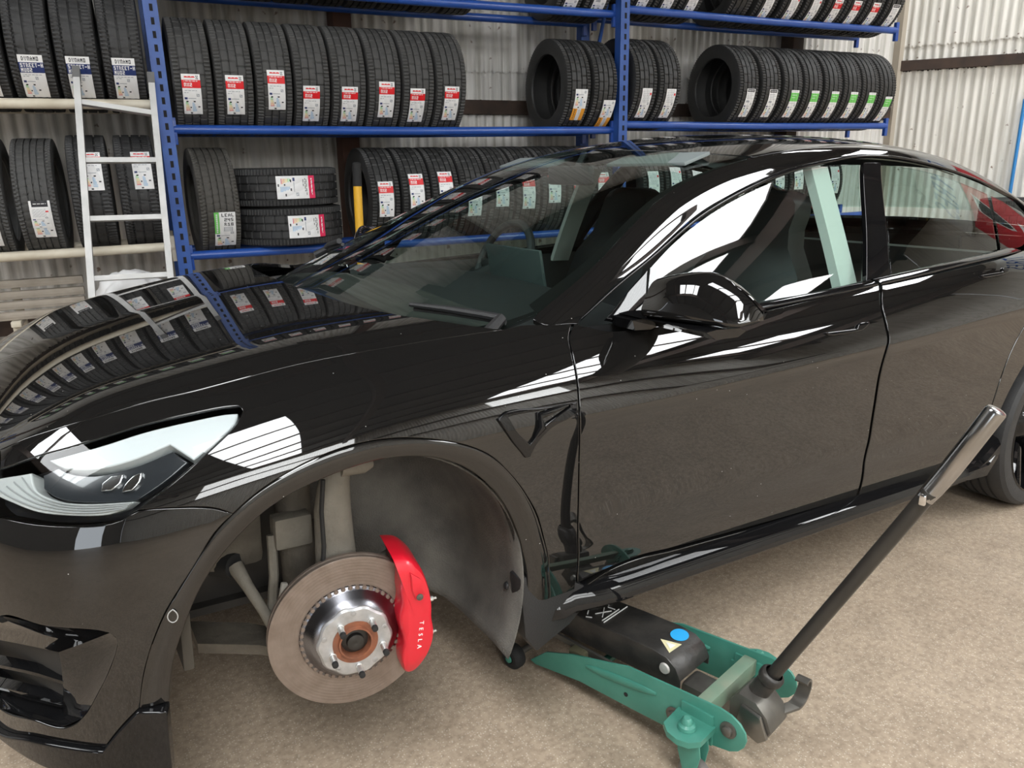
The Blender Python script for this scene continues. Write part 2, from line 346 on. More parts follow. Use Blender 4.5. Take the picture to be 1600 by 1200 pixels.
def lower_body():
    X = [-.45, -.3, -.15, 0, .2, .4, .6, 1.0, 1.4, 1.8, 2.2, 2.6, 2.9, 3.2, 3.5]
    T = {  # feature lines: half width and height along the car
     'z0': [.12, .12, .13, .16, .19, .19, .19, .19, .19, .19, .19, .19, .2, .24, .28],
     'w0': [.835, .872, .88, .875, .865, .86, .855, .85, .85, .85, .85, .86, .865, .85, .80],
     'z1': [.22, .22, .24, .26, .27, .27, .27, .27, .27, .27, .27, .27, .28, .30, .33],
     'w1': [.838, .876, .89, .89, .885, .882, .88, .878, .878, .878, .88, .885, .89, .87, .82],
     'z2': [.31, .32, .33, .34, .35, .35, .355, .355, .355, .355, .355, .355, .36, .37, .39],
     'w2': [.842, .882, .9, .902, .9, .897, .896, .896, .896, .896, .897, .9, .905, .89, .84],
     'z3': [.40, .41, .42, .43, .43, .43, .43, .425, .42, .42, .425, .43, .44, .45, .46],
     'w3': [.85, .889, .906, .91, .908, .902, .892, .886, .884, .884, .888, .9, .912, .898, .85],
     'z4': [.51, .53, .54, .55, .55, .55, .54, .52, .51, .51, .52, .54, .56, .57, .57],
     'w4': [.853, .893, .911, .918, .916, .912, .906, .9, .898, .898, .902, .912, .92, .908, .865],
     'z5': [.61, .635, .645, .655, .66, .664, .67, .69, .712, .735, .77, .795, .81, .81, .80],
     'w5': [.843, .886, .908, .919, .922, .923, .923, .922, .921, .921, .921, .922, .925, .91, .87],
     'z6': [.66, .685, .70, .71, .715, .718, .722, .745, .768, .79, .825, .85, .865, .865, .85],
     'w6': [.828, .874, .9, .914, .921, .925, .929, .93, .93, .93, .93, .929, .928, .91, .865],
     'z7': [.69, .722, .738, .748, .755, .757, .76, .775, .797, .82, .857, .89, .905, .905, .89],
     'w7': [.808, .858, .887, .904, .912, .916, .918, .917, .917, .917, .917, .917, .915, .895, .845],
     'z8': [.72, .76, .785, .803, .815, .82, .825, .83, .848, .872, .91, .95, .97, .97, .95],
     'w8': [.778, .826, .858, .879, .889, .894, .896, .895, .894, .893, .892, .888, .875, .85, .80],
     'z9': [.755, .795, .825, .848, .866, .876, .88, .884, .902, .93, .968, 1.01, 1.035, 1.035, 1.01],
     'w9': [.735, .775, .805, .826, .84, .85, .858, .86, .86, .859, .855, .84, .815, .78, .73],
     'z10': [.80, .832, .86, .885, .905, .917, .922, .926, .944, .972, 1.008, 1.048, 1.075, 1.08, 1.06],
     'w10': [.665, .685, .708, .732, .752, .77, .805, .82, .822, .822, .812, .788, .75, .70, .65],
     'z11': [.823, .857, .887, .913, .934, .949, .94, .935, .952, .98, 1.016, 1.056, 1.09, 1.11, 1.08],
     'w11': [.615, .635, .655, .675, .692, .70, .70, .70, .70, .70, .70, .68, .64, .60, .56],
     'z12': [.834, .868, .899, .926, .947, .962, .955, .94, .956, .984, 1.02, 1.06, 1.1, 1.125, 1.09],
     'w12': [.47, .48, .49, .49, .49, .49, .49, .49, .49, .49, .49, .48, .45, .43, .40],
     'z13': [.842, .877, .908, .935, .957, .973, .97, .945, .96, .988, 1.024, 1.064, 1.105, 1.13, 1.095],
     'w13': [.24] * 15,
     'z14': [.845, .88, .911, .938, .96, .976, .975, .946, .961, .989, 1.025, 1.065, 1.106, 1.132, 1.1],
     'w14': [0] * 15}
    rows = [-.45, -.3, -.15, 0, .2, .4, .6, .8, 1.05, 1.3, 1.55, 1.8, 2.05, 2.3, 2.55, 2.8, 3.05, 3.3, 3.5]
    G = [[(x, -tab(x, X, T['w%d' % k]), tab(x, X, T['z%d' % k])) for k in range(15)] for x in rows]
    def nose(xs, ws, zs): return [(a, -b, c) for a, b, c in zip(xs, ws, zs)]
    N1 = nose([-.565, -.57, -.575, -.58, -.58, -.58, -.578, -.575, -.572, -.565, -.56, -.56, -.56, -.56, -.56],
              [.755, .752, .757, .765, .768, .755, .74, .722, .70, .667, .62, .56, .43, .22, 0],
              [.12, .21, .30, .39, .49, .585, .63, .66, .688, .72, .755, .77, .786, .80, .805])
    N2 = nose([-.68, -.69, -.70, -.705, -.71, -.71, -.705, -.70, -.693, -.683, -.675, -.67, -.668, -.665, -.665],
              [.58, .585, .60, .615, .62, .61, .60, .59, .575, .555, .53, .47, .36, .19, 0],
              [.12, .20, .29, .38, .47, .555, .595, .62, .645, .672, .70, .715, .73, .742, .746])
    N3 = nose([-.775, -.785, -.795, -.805, -.81, -.808, -.80, -.79, -.78, -.765, -.75, -.745, -.742, -.74, -.74],
              [.32, .32, .325, .33, .33, .325, .322, .32, .315, .31, .30, .26, .2, .1, 0],
              [.12, .20, .28, .37, .455, .535, .57, .595, .615, .64, .662, .672, .682, .69, .693])
    N4 = nose([-.80, -.81, -.825, -.838, -.841, -.838, -.83, -.82, -.81, -.795, -.78, -.775, -.772, -.77, -.77],
              [0] * 15, [.12, .20, .28, .365, .45, .53, .565, .588, .608, .63, .648, .655, .66, .664, .666])
    R1 = [(3.5 + .18 * (1 - .25 * abs(k - 5) / 9), g[1] * .86, g[2]) for k, g in enumerate(G[-1])]
    R2 = [(3.5 + .30 * (1 - .3 * abs(k - 5) / 9), g[1] * .55, g[2] * .99) for k, g in enumerate(G[-1])]
    R3 = [(3.5 + .345 * (1 - .3 * abs(k - 5) / 9), g[1] * .2, g[2] * .99) for k, g in enumerate(G[-1])]
    R4 = [(3.5 + .353 * (1 - .3 * abs(k - 5) / 9), 0, g[2] * .99) for k, g in enumerate(G[-1])]
    tg = [-1.4, -1.1, -.8, -.6] + rows + [3.7, 3.95, 4.2, 4.4]
    sg = [0, .09, .18, .26, .37, .48, .53, .57, .63, .69, .75, .82, .96, 1.2, 1.44]
    return Sheet(tg, sg, [N4, N3, N2, N1] + G + [R1, R2, R3, R4])

def greenhouse():
    X = [.5, .7, .9, 1.1, 1.3, 1.5, 1.8, 2.1, 2.4, 2.7, 3.0, 3.3]
    W = [[.832, .826, .824, .824, .824, .824, .822, .814, .8, .78, .75, .70],
         [.822, .797, .775, .758, .745, .737, .73, .726, .722, .715, .70, .68],
         [.802, .760, .711, .670, .644, .627, .614, .612, .616, .624, .634, .642],
         [.777, .735, .688, .648, .621, .603, .591, .588, .59, .595, .603, .613],
         [.735, .692, .649, .611, .584, .566, .554, .551, .549, .549, .553, .56],
         [.62, .57, .52, .48, .46, .44, .43, .43, .43, .43, .43, .44],
         [.33] * 12, [0] * 12]
    Z = [[.87, .88, .888, .898, .908, .922, .948, .974, 1.0, 1.03, 1.05, 1.05],
         [.882, .93, .985, 1.035, 1.08, 1.115, 1.15, 1.165, 1.16, 1.145, 1.115, 1.065],
         [.89, .978, 1.078, 1.172, 1.242, 1.29, 1.333, 1.339, 1.311, 1.253, 1.173, 1.082],
         [.925, 1.025, 1.138, 1.229, 1.29, 1.334, 1.37, 1.377, 1.355, 1.303, 1.222, 1.118],
         [.945, 1.048, 1.173, 1.259, 1.313, 1.35, 1.386, 1.394, 1.378, 1.331, 1.25, 1.144],
         [1.0, 1.10, 1.205, 1.288, 1.342, 1.378, 1.41, 1.417, 1.402, 1.352, 1.27, 1.158],
         [1.065, 1.158, 1.245, 1.32, 1.37, 1.402, 1.43, 1.433, 1.415, 1.363, 1.28, 1.165],
         [1.09, 1.18, 1.263, 1.336, 1.383, 1.413, 1.438, 1.441, 1.422, 1.37, 1.288, 1.17]]
    rows = [.1, .3] + X
    P = []
    for x in rows:
        r = []
        for k in range(8):
            if x >= .5: w, z = np.interp(x, X, W[k]), np.interp(x, X, Z[k])
            else:
                f = (.5 - x) / .2
                w = W[k][0] + (W[k][0] - W[k][1]) * f * .8; z = Z[k][0] - (Z[k][1] - Z[k][0]) * f
            r.append((x, -w, z))
        P.append(r)
    return Sheet(rows, [0, .17, .37, .44, .50, .66, .88, 1.2], P)
# panel outlines in sheet coordinates (along the car, up the section)
POLY = {
 'hood': ('LB', [(0.105,1.44), (0.11,1.34), (0.1209,1.2355), (0.1337,1.145), (0.1537,1.0422), (0.1878,0.9296), (0.2211,0.8756), (0.2634,0.8261), (0.3104,0.7888), (0.3672,0.7592), (0.2381,0.7588), (0.089,0.7601), (-0.0834,0.7639), (-0.1954,0.7603), (-0.2869,0.7587), (-0.3623,0.7639), (-0.4689,0.7645), (-0.5622,0.7696), (-0.6636,0.7744), (-0.7681,0.7627), (-0.8,0.76), (-0.95,0.77), (-1.15,0.78), (-1.4,0.79), (-1.4,0.95), (-1.4,1.2), (-1.4,1.44), (-1.1,1.44), (-0.8,1.44), (-0.5,1.44), (-0.2,1.44), (-0.05,1.44)]),
 'front_fender': ('LB', [(0.5473,0.7545), (0.4758,0.7617), (0.4203,0.7678), (0.3672,0.7592), (0.2381,0.7588), (0.089,0.7601), (-0.0834,0.7639), (-0.1954,0.7603), (-0.2869,0.7587), (-0.3623,0.7639), (-0.4689,0.7645), (-0.5622,0.7696), (-0.6636,0.7744), (-0.7681,0.7627), (-0.7618,0.6991), (-0.6224,0.7088), (-0.5319,0.7082), (-0.4634,0.7101), (-0.3836,0.7117), (-0.2994,0.706), (-0.243,0.7014), (-0.2154,0.6954), (-0.2143,0.6834), (-0.2312,0.6601), (-0.2655,0.6345), (-0.3096,0.6039), (-0.3576,0.5675), (-0.3986,0.5372), (-0.4222,0.5202), (-0.3638,0.5084), (-0.3013,0.4894), (-0.2662,0.4663), (-0.2287,0.4951), (-0.1856,0.5214), (-0.1218,0.5493), (-0.0491,0.5661), (0.0228,0.5695), (0.0948,0.5576), (0.1757,0.5255), (0.2458,0.4799), (0.3051,0.4237), (0.3507,0.3771), (0.3921,0.3216), (0.4244,0.2267), (0.4388,0.1283), (0.454,0.0548), (0.4957,0.0545), (0.532,0.0563), (0.5286,0.0974), (0.5092,0.313), (0.4895,0.4451), (0.4832,0.5335), (0.4934,0.6414), (0.5049,0.6937), (0.5161,0.7157)]),
 'front_bumper': ('LB', [(-0.4225,0.5171), (-0.452,0.5035), (-0.4877,0.4997), (-0.5513,0.5086), (-0.6436,0.5278), (-0.7461,0.5539), (-0.8,0.56), (-0.86,0.6), (-0.88,0.66), (-0.84,0.72), (-0.8,0.755), (-0.95,0.765), (-1.15,0.775), (-1.4,0.785), (-1.4,0.5), (-1.4,0.3), (-1.4,0.03), (-1.15,0.025), (-0.9517,0.0111), (-0.7856,0.0395), (-0.6612,0.0478), (-0.5458,0.0461), (-0.4868,0.096), (-0.461,0.118), (-0.4461,0.2008), (-0.4267,0.2687), (-0.4016,0.3204), (-0.3761,0.3534), (-0.3367,0.3965), (-0.3008,0.4386), (-0.2662,0.4663), (-0.3015,0.488), (-0.3639,0.5069)]),
 'headlight_lens': ('LB', [(-0.7618,0.6991), (-0.6224,0.7088), (-0.5319,0.7082), (-0.4634,0.7101), (-0.3836,0.7117), (-0.2994,0.706), (-0.243,0.7014), (-0.2154,0.6954), (-0.2143,0.6834), (-0.2312,0.6601), (-0.2655,0.6345), (-0.3096,0.6039), (-0.3576,0.5675), (-0.3986,0.5372), (-0.4222,0.5202), (-0.4518,0.5049), (-0.4875,0.5012), (-0.5512,0.5102), (-0.6435,0.5296), (-0.7461,0.5559), (-0.8,0.565), (-0.855,0.605), (-0.87,0.66), (-0.835,0.71)]),
 'front_door': ('LB', [(0.554,0.7536), (0.6332,0.7182), (0.7349,0.7151), (0.9483,0.7129), (1.1604,0.7175), (1.4133,0.7311), (1.7074,0.7366), (1.6645,0.6694), (1.6539,0.6126), (1.6488,0.5543), (1.6381,0.5118), (1.6354,0.4451), (1.6541,0.3865), (1.6738,0.3105), (1.667,0.1907), (1.6808,0.0628), (1.3923,0.0684), (1.108,0.0779), (0.8644,0.0891), (0.7466,0.0978), (0.6352,0.0889), (0.5381,0.073), (0.5319,0.0963), (0.5123,0.3124), (0.4924,0.4446), (0.4859,0.5329), (0.4961,0.6411), (0.5075,0.6934), (0.5186,0.7154)]),
 'rear_door': ('LB', [(1.7213,0.7336), (2.0896,0.7271), (2.4314,0.719), (2.6998,0.7254), (2.6599,0.6492), (2.6,0.5867), (2.52,0.4762), (2.455,0.4257), (2.425,0.3847), (2.415,0.3311), (2.41,0.2243), (2.41,0.0706), (2.1134,0.0467), (1.695,0.0598), (1.6794,0.1872), (1.6866,0.3083), (1.6666,0.3855), (1.6477,0.444), (1.65,0.5094), (1.6598,0.5518), (1.6646,0.6111), (1.675,0.668)]),
 'quarter_panel': ('LB', [(2.7147,0.7232), (2.8484,0.7569), (3.1,0.75), (3.35,0.75), (3.6,0.75), (3.85,0.75), (4.1,0.75), (4.4,0.75), (4.4,0.5), (4.4,0.1), (4,0.1), (3.7,0.1), (3.3363,0), (3.2461,0.0453), (3.2481,0.0455), (3.2541,0.1339), (3.2474,0.237), (3.2284,0.3089), (3.198,0.3519), (3.1576,0.3806), (3.1085,0.4019), (3.052,0.4186), (2.9892,0.4309), (2.922,0.4386), (2.8526,0.4408), (2.7834,0.4374), (2.7166,0.4289), (2.6546,0.4159), (2.5996,0.3989), (2.5534,0.3771), (2.5176,0.3467), (2.4933,0.2976), (2.4813,0.211), (2.482,0.1175), (2.4953,0.0485), (2.43,0.0487), (2.422,0.0706), (2.416,0.2242), (2.421,0.3309), (2.431,0.3846), (2.461,0.4255), (2.526,0.476), (2.606,0.5863), (2.6659,0.6488)]),
 'rocker_panel': ('LB', [(0.4647,0.0359), (0.5411,0.0466), (0.638,0.0782), (0.7497,0.0866), (0.8679,0.0777), (1.1131,0.0659), (1.3995,0.0558), (1.6984,0.0478), (2.1268,0.0326), (2.405,0.0641), (2.4,0.019), (2,0.0075), (1.5,0.0075), (1.0098,0.0075), (0.6285,0.0113), (0.432,0.0231)]),
 'trunk_lid': ('LB', [(3.1,0.755), (3.35,0.755), (3.6,0.755), (3.85,0.755), (4.1,0.755), (4.4,0.755), (4.4,1), (4.4,1.44), (4,1.44), (3.6,1.44), (3.25,1.44), (3.2,1.1), (3.15,0.9)]),
 'arch_front': ('LB', [(0.3909,0.057), (0.3865,0.1159), (0.3758,0.1873), (0.3579,0.269), (0.3284,0.3316), (0.2895,0.3806), (0.2433,0.4226), (0.1913,0.4618), (0.1408,0.49), (0.0887,0.508), (0.0308,0.5163), (-0.0285,0.5102), (-0.0948,0.4974), (-0.1593,0.4787), (-0.2091,0.4552), (-0.2616,0.42), (-0.3062,0.3848), (-0.3397,0.3456), (-0.3635,0.3005), (-0.3839,0.2512), (-0.3976,0.196), (-0.406,0.1407), (-0.408,0.1163), (-0.4608,0.1194), (-0.4461,0.2008), (-0.4267,0.2687), (-0.4016,0.3204), (-0.3761,0.3534), (-0.3367,0.3965), (-0.3008,0.4386), (-0.2662,0.4663), (-0.2287,0.4951), (-0.1856,0.5214), (-0.1218,0.5493), (-0.0491,0.5661), (0.0228,0.5695), (0.0948,0.5576), (0.1757,0.5255), (0.2458,0.4799), (0.3051,0.4237), (0.3507,0.3771), (0.3921,0.3216), (0.4244,0.2267), (0.4388,0.1283), (0.454,0.0548)]),
 'windshield': ('GH', [(0.12,1.2), (0.135,1), (0.19,0.8), (0.29,0.65), (0.4331,0.5236), (0.6951,0.531), (0.9761,0.5736), (1.1729,0.5576), (1.3857,0.5415), (1.3053,0.7525), (1.2498,0.9236), (1.195,1.1), (1.18,1.2), (0.9,1.2), (0.6,1.2), (0.35,1.2)]),
 'roof_glass': ('GH', [(1.19,1.2), (1.205,1.1), (1.2566,0.931), (1.3112,0.7611), (1.4061,0.547), (1.6,0.53), (1.9,0.52), (2.2,0.52), (2.5,0.52), (2.7,0.53), (2.74,0.7), (2.76,0.9), (2.77,1.2), (2.4,1.2), (2,1.2), (1.6,1.2)]),
 'rear_window': ('GH', [(2.78,1.2), (2.77,0.9), (2.75,0.7), (2.72,0.55), (3,0.52), (3.3,0.55), (3.3,0.8), (3.3,1.2), (3,1.2)]),
 'pillar_rail': ('GH', [(0.522,0.1997), (0.5355,0.2348), (0.6821,0.29), (0.8421,0.285), (1.0397,0.3095), (1.2039,0.3104), (1.3705,0.3182), (1.559,0.3309), (1.7165,0.3397), (1.9002,0.3615), (2.0795,0.3575), (2.2773,0.345), (2.6434,0.3438), (3.0419,0.383), (3.1,0.24), (3.28,0.24), (3.29,0.5), (3,0.515), (2.7,0.52), (2.4,0.515), (2.1,0.515), (1.8,0.515), (1.6,0.525), (1.4059,0.5336), (1.1729,0.5576), (0.9761,0.5736), (0.6951,0.531), (0.4304,0.5296), (0.4098,0.5139), (0.4285,0.4061)]),
 'front_window': ('GH', [(0.8383,0.2362), (0.9295,0.2618), (1.0442,0.2749), (1.1944,0.2819), (1.3589,0.2875), (1.5479,0.2982), (1.7035,0.2993), (1.8633,0.2994), (1.7636,0.1167), (1.6865,0.0127), (1.4727,0.0134), (1.1845,0.018), (0.9675,0.0213), (0.7669,0.0329), (0.8,0.1344)]),
 'mirror_sail': ('GH', [(0.6283,0.1235), (0.7299,0.196), (0.8223,0.2348), (0.7916,0.1397), (0.7558,0.0443), (0.6852,0.0632)]),
 'b_pillar': ('GH', [(1.8812,0.3021), (1.9751,0.3017), (1.883,0.1231), (1.8142,0.0124), (1.7473,0.0122), (1.6979,0.0118), (1.7755,0.1158)]),
 'rear_window_side': ('GH', [(1.9901,0.295), (2.2482,0.2817), (2.5881,0.2584), (2.7315,0.2514), (2.6365,0.1078), (2.5667,0.0191), (2.1416,0.011), (1.8265,0.0114), (1.8962,0.1224)]),
 'quarter_glass': ('GH', [(2.7567,0.2462), (2.9665,0.2254), (3.06,0.2), (3.1,0.15), (3,0.06), (2.85,0.02), (2.7495,0.0108), (2.5909,0.0176), (2.6631,0.1087)]),
 'fender_badge': ('LB', [(0.2731,0.5662), (0.2994,0.581), (0.3915,0.5754), (0.4784,0.5743), (0.4729,0.5436), (0.4456,0.5315), (0.4072,0.5182), (0.3677,0.483), (0.3498,0.4526), (0.3384,0.4519), (0.3062,0.4964)]),
 'badge_inner': ('LB', [(0.2973,0.5665), (0.31,0.569), (0.3906,0.5694), (0.4651,0.5701), (0.4187,0.5469), (0.3786,0.5206), (0.348,0.4821), (0.3188,0.517)]),
 'intake': ('LB', [(-0.7892,0.3351), (-0.636,0.3247), (-0.5262,0.3141), (-0.4944,0.3039), (-0.4864,0.2876), (-0.4943,0.2616), (-0.5205,0.2002), (-0.5618,0.1315), (-0.5984,0.0959), (-0.6567,0.0754), (-0.7642,0.0764), (-0.9124,0.0608), (-1.1,0.09), (-1.1,0.2), (-1,0.215)]),
 'intake_in': ('LB', [(-0.8097,0.2789), (-0.6938,0.28), (-0.6179,0.2722), (-0.6197,0.2188), (-0.6293,0.1561), (-0.6445,0.1125), (-0.7451,0.1167), (-0.8844,0.1044), (-1.06,0.11), (-1.06,0.18)]),
 'drl': ('LB', [(-0.8732,0.676), (-0.7588,0.6803), (-0.6629,0.6785), (-0.6464,0.6306), (-0.6056,0.598), (-0.5531,0.5743), (-0.4308,0.546), (-0.4495,0.5282), (-0.4854,0.5228), (-0.5629,0.539), (-0.642,0.562), (-0.7239,0.5988), (-0.8036,0.6319)]),
 'hl_top': ('LB', [(-0.6036,0.6979), (-0.5329,0.6993), (-0.4649,0.7004), (-0.3853,0.7036), (-0.3011,0.6993), (-0.245,0.6947), (-0.2232,0.6891), (-0.2335,0.6693), (-0.2691,0.6439), (-0.319,0.6126), (-0.3518,0.6614), (-0.4236,0.6494), (-0.4979,0.6511), (-0.5619,0.6698)]),
 'hl_dark': ('LB', [(-0.642,0.6748), (-0.5949,0.6864), (-0.5545,0.6619), (-0.4985,0.6452), (-0.4244,0.6437), (-0.3528,0.656), (-0.3309,0.6195), (-0.377,0.5852), (-0.4304,0.5493), (-0.5526,0.5812), (-0.6053,0.6049), (-0.6407,0.6365)]),
 'proj1': ('LB', [(-0.4884,0.6176), (-0.4681,0.6305), (-0.4442,0.6278), (-0.4528,0.6073), (-0.4724,0.5938), (-0.4933,0.5962)]),
 'proj2': ('LB', [(-0.448,0.5979), (-0.4281,0.6179), (-0.4106,0.6211), (-0.417,0.5989), (-0.4326,0.5817), (-0.4534,0.5817)]),
 'sensor': ('LB', [(-0.3828,0.3311), (-0.3767,0.3254), (-0.3742,0.317), (-0.3782,0.3098), (-0.385,0.3077), (-0.3912,0.3125), (-0.3937,0.3211), (-0.3897,0.3281)]),
 'handle_f': ('LB', [(1.3708,0.6228), (1.3785,0.6144), (1.3995,0.6096), (1.533,0.6059), (1.5777,0.621), (1.5745,0.6271), (1.5279,0.6276), (1.5094,0.615), (1.3933,0.6216)]),
 'lip_front': ('LB', [(-0.461,0.118), (-0.4868,0.096), (-0.5458,0.0461), (-0.6612,0.0478), (-0.7856,0.0395), (-0.9517,0.0111), (-1.15,0.02), (-1.4,0.025), (-1.4,0), (-1.1,0), (-0.8,0), (-0.5,0), (-0.41,0), (-0.4085,0.1109)]),
}
INTAKE_OUT = [(-1.07,0.2824), (-0.9889,0.3094), (-0.9238,0.3232), (-0.8664,0.3307), (-0.8134,0.3343), (-0.7643,0.335), (-0.7198,0.3334), (-0.6797,0.3302), (-0.6436,0.3258), (-0.6099,0.3232), (-0.579,0.3206), (-0.5504,0.3174), (-0.5237,0.3134), (-0.4991,0.3056), (-0.4991,0.3056), (-0.488,0.2934), (-0.4903,0.2751), (-0.4968,0.256), (-0.5055,0.2359), (-0.5146,0.2144), (-0.5246,0.1926), (-0.5362,0.1718), (-0.5484,0.1516), (-0.5613,0.1323), (-0.5772,0.1153), (-0.5943,0.09878), (-0.5943,0.09878), (-0.6257,0.0868), (-0.6607,0.0757), (-0.6964,0.07747), (-0.736,0.07754), (-0.7796,0.07594), (-0.8264,0.07282), (-0.877,0.06674), (-0.9333,0.05631), (-1.001,0.03856), (-1.093,0.006462), (-1.214,0.02798), (-1.271,0.01419), (-1.278,0.003184)]
INTAKE_IN = [(-0.7825,-0.2382,0.2211), (-0.7507,-0.3812,0.2851), (-0.7291,-0.4468,0.3105), (-0.7103,-0.4937,0.3267), (-0.693,-0.5308,0.3381), (-0.6766,-0.5616,0.3465), (-0.6609,-0.5879,0.3526), (-0.6459,-0.6104,0.3565), (-0.6312,-0.6297,0.3586), (-0.6169,-0.6466,0.3594), (-0.6028,-0.6615,0.3592), (-0.5888,-0.6747,0.3579), (-0.575,-0.6868,0.356), (-0.5612,-0.6978,0.3535), (-0.5612,-0.6978,0.3535), (-0.561,-0.6973,0.3415), (-0.5609,-0.6965,0.3292), (-0.5608,-0.6956,0.3169), (-0.561,-0.6943,0.3043), (-0.5618,-0.6925,0.2914), (-0.5626,-0.6905,0.2784), (-0.5634,-0.6885,0.2653), (-0.5645,-0.6863,0.2521), (-0.5665,-0.6834,0.2387), (-0.5684,-0.6804,0.2252), (-0.5704,-0.6774,0.2116), (-0.5704,-0.6774,0.2116), (-0.5854,-0.6629,0.213), (-0.6004,-0.6467,0.2132), (-0.6157,-0.6281,0.2121), (-0.631,-0.6073,0.2105), (-0.6465,-0.5833,0.2073), (-0.6626,-0.5552,0.2019), (-0.6793,-0.5222,0.1937), (-0.6971,-0.482,0.1815), (-0.7165,-0.4299,0.1626), (-0.7394,-0.3521,0.1293), (-0.7853,-0.1243,0.07768), (-0.7895,-0.1176,0.09843), (-0.7826,-0.1867,0.1344)]
SLATS = [[(-0.7818,-0.1837,0.1287), (-0.7575,-0.3156,0.1933), (-0.7221,-0.4368,0.2455), (-0.694,-0.505,0.2699), (-0.6686,-0.5541,0.2843), (-0.645,-0.592,0.2924), (-0.6224,-0.6221,0.2962), (-0.6008,-0.6457,0.2952), (-0.5801,-0.6648,0.2899), (-0.5596,-0.6815,0.2833)], [(-0.7824,-0.1706,0.1093), (-0.7776,-0.1893,0.1079), (-0.7356,-0.3699,0.159), (-0.7041,-0.4635,0.1983), (-0.6773,-0.5237,0.2191), (-0.6529,-0.5681,0.2304), (-0.6299,-0.6029,0.2362), (-0.6077,-0.6306,0.2378), (-0.586,-0.6533,0.236), (-0.5647,-0.6726,0.2323)]]
WIPER = [(0.229,0.8904), (0.2702,0.802), (0.3102,0.7037), (0.342,0.6147)]
LB, GH = lower_body(), greenhouse()
SHEETS = {'LB': LB, 'GH': GH}

def smooth_poly(p, step):
    """Round the traced outline between its corners and space points evenly."""
    p = [np.array(q) for q in p]; n = len(p); corner = []
    for i in range(n):
        a = p[i] - p[i - 1]; b = p[(i + 1) % n] - p[i]
        c = np.dot(a, b) / max(np.linalg.norm(a) * np.linalg.norm(b), 1e-12); corner.append(c < .82)
    out = []
    for i in range(n):
        p0, p1, p2, p3 = p[i - 1], p[i], p[(i + 1) % n], p[(i + 2) % n]; d = np.linalg.norm(p2 - p1)
        m1 = (p2 - p1) if corner[i] else (p2 - p0) * d / max(np.linalg.norm(p2 - p1) + np.linalg.norm(p1 - p0), 1e-9)
        m2 = (p2 - p1) if corner[(i + 1) % n] else (p3 - p1) * d / max(np.linalg.norm(p3 - p2) + d, 1e-9)
        k = max(1, int(round(d / step)))
        for j in range(k):
            u = j / k; out.append((2*u**3 - 3*u**2 + 1) * p1 + (u**3 - 2*u**2 + u) * m1 + (-2*u**3 + 3*u**2) * p2 + (u**3 - u**2) * m2)
    return np.array(out)

def inside(pts, poly):
    x, y = pts[:, 0], pts[:, 1]; r = np.zeros(len(pts), bool); n = len(poly)
    for i in range(n):
        x1, y1 = poly[i]; x2, y2 = poly[(i + 1) % n]
        c = (y1 > y) != (y2 > y)
        r ^= c & (x < (x2 - x1) * (y - y1) / (y2 - y1 + 1e-30) + x1)
    return r

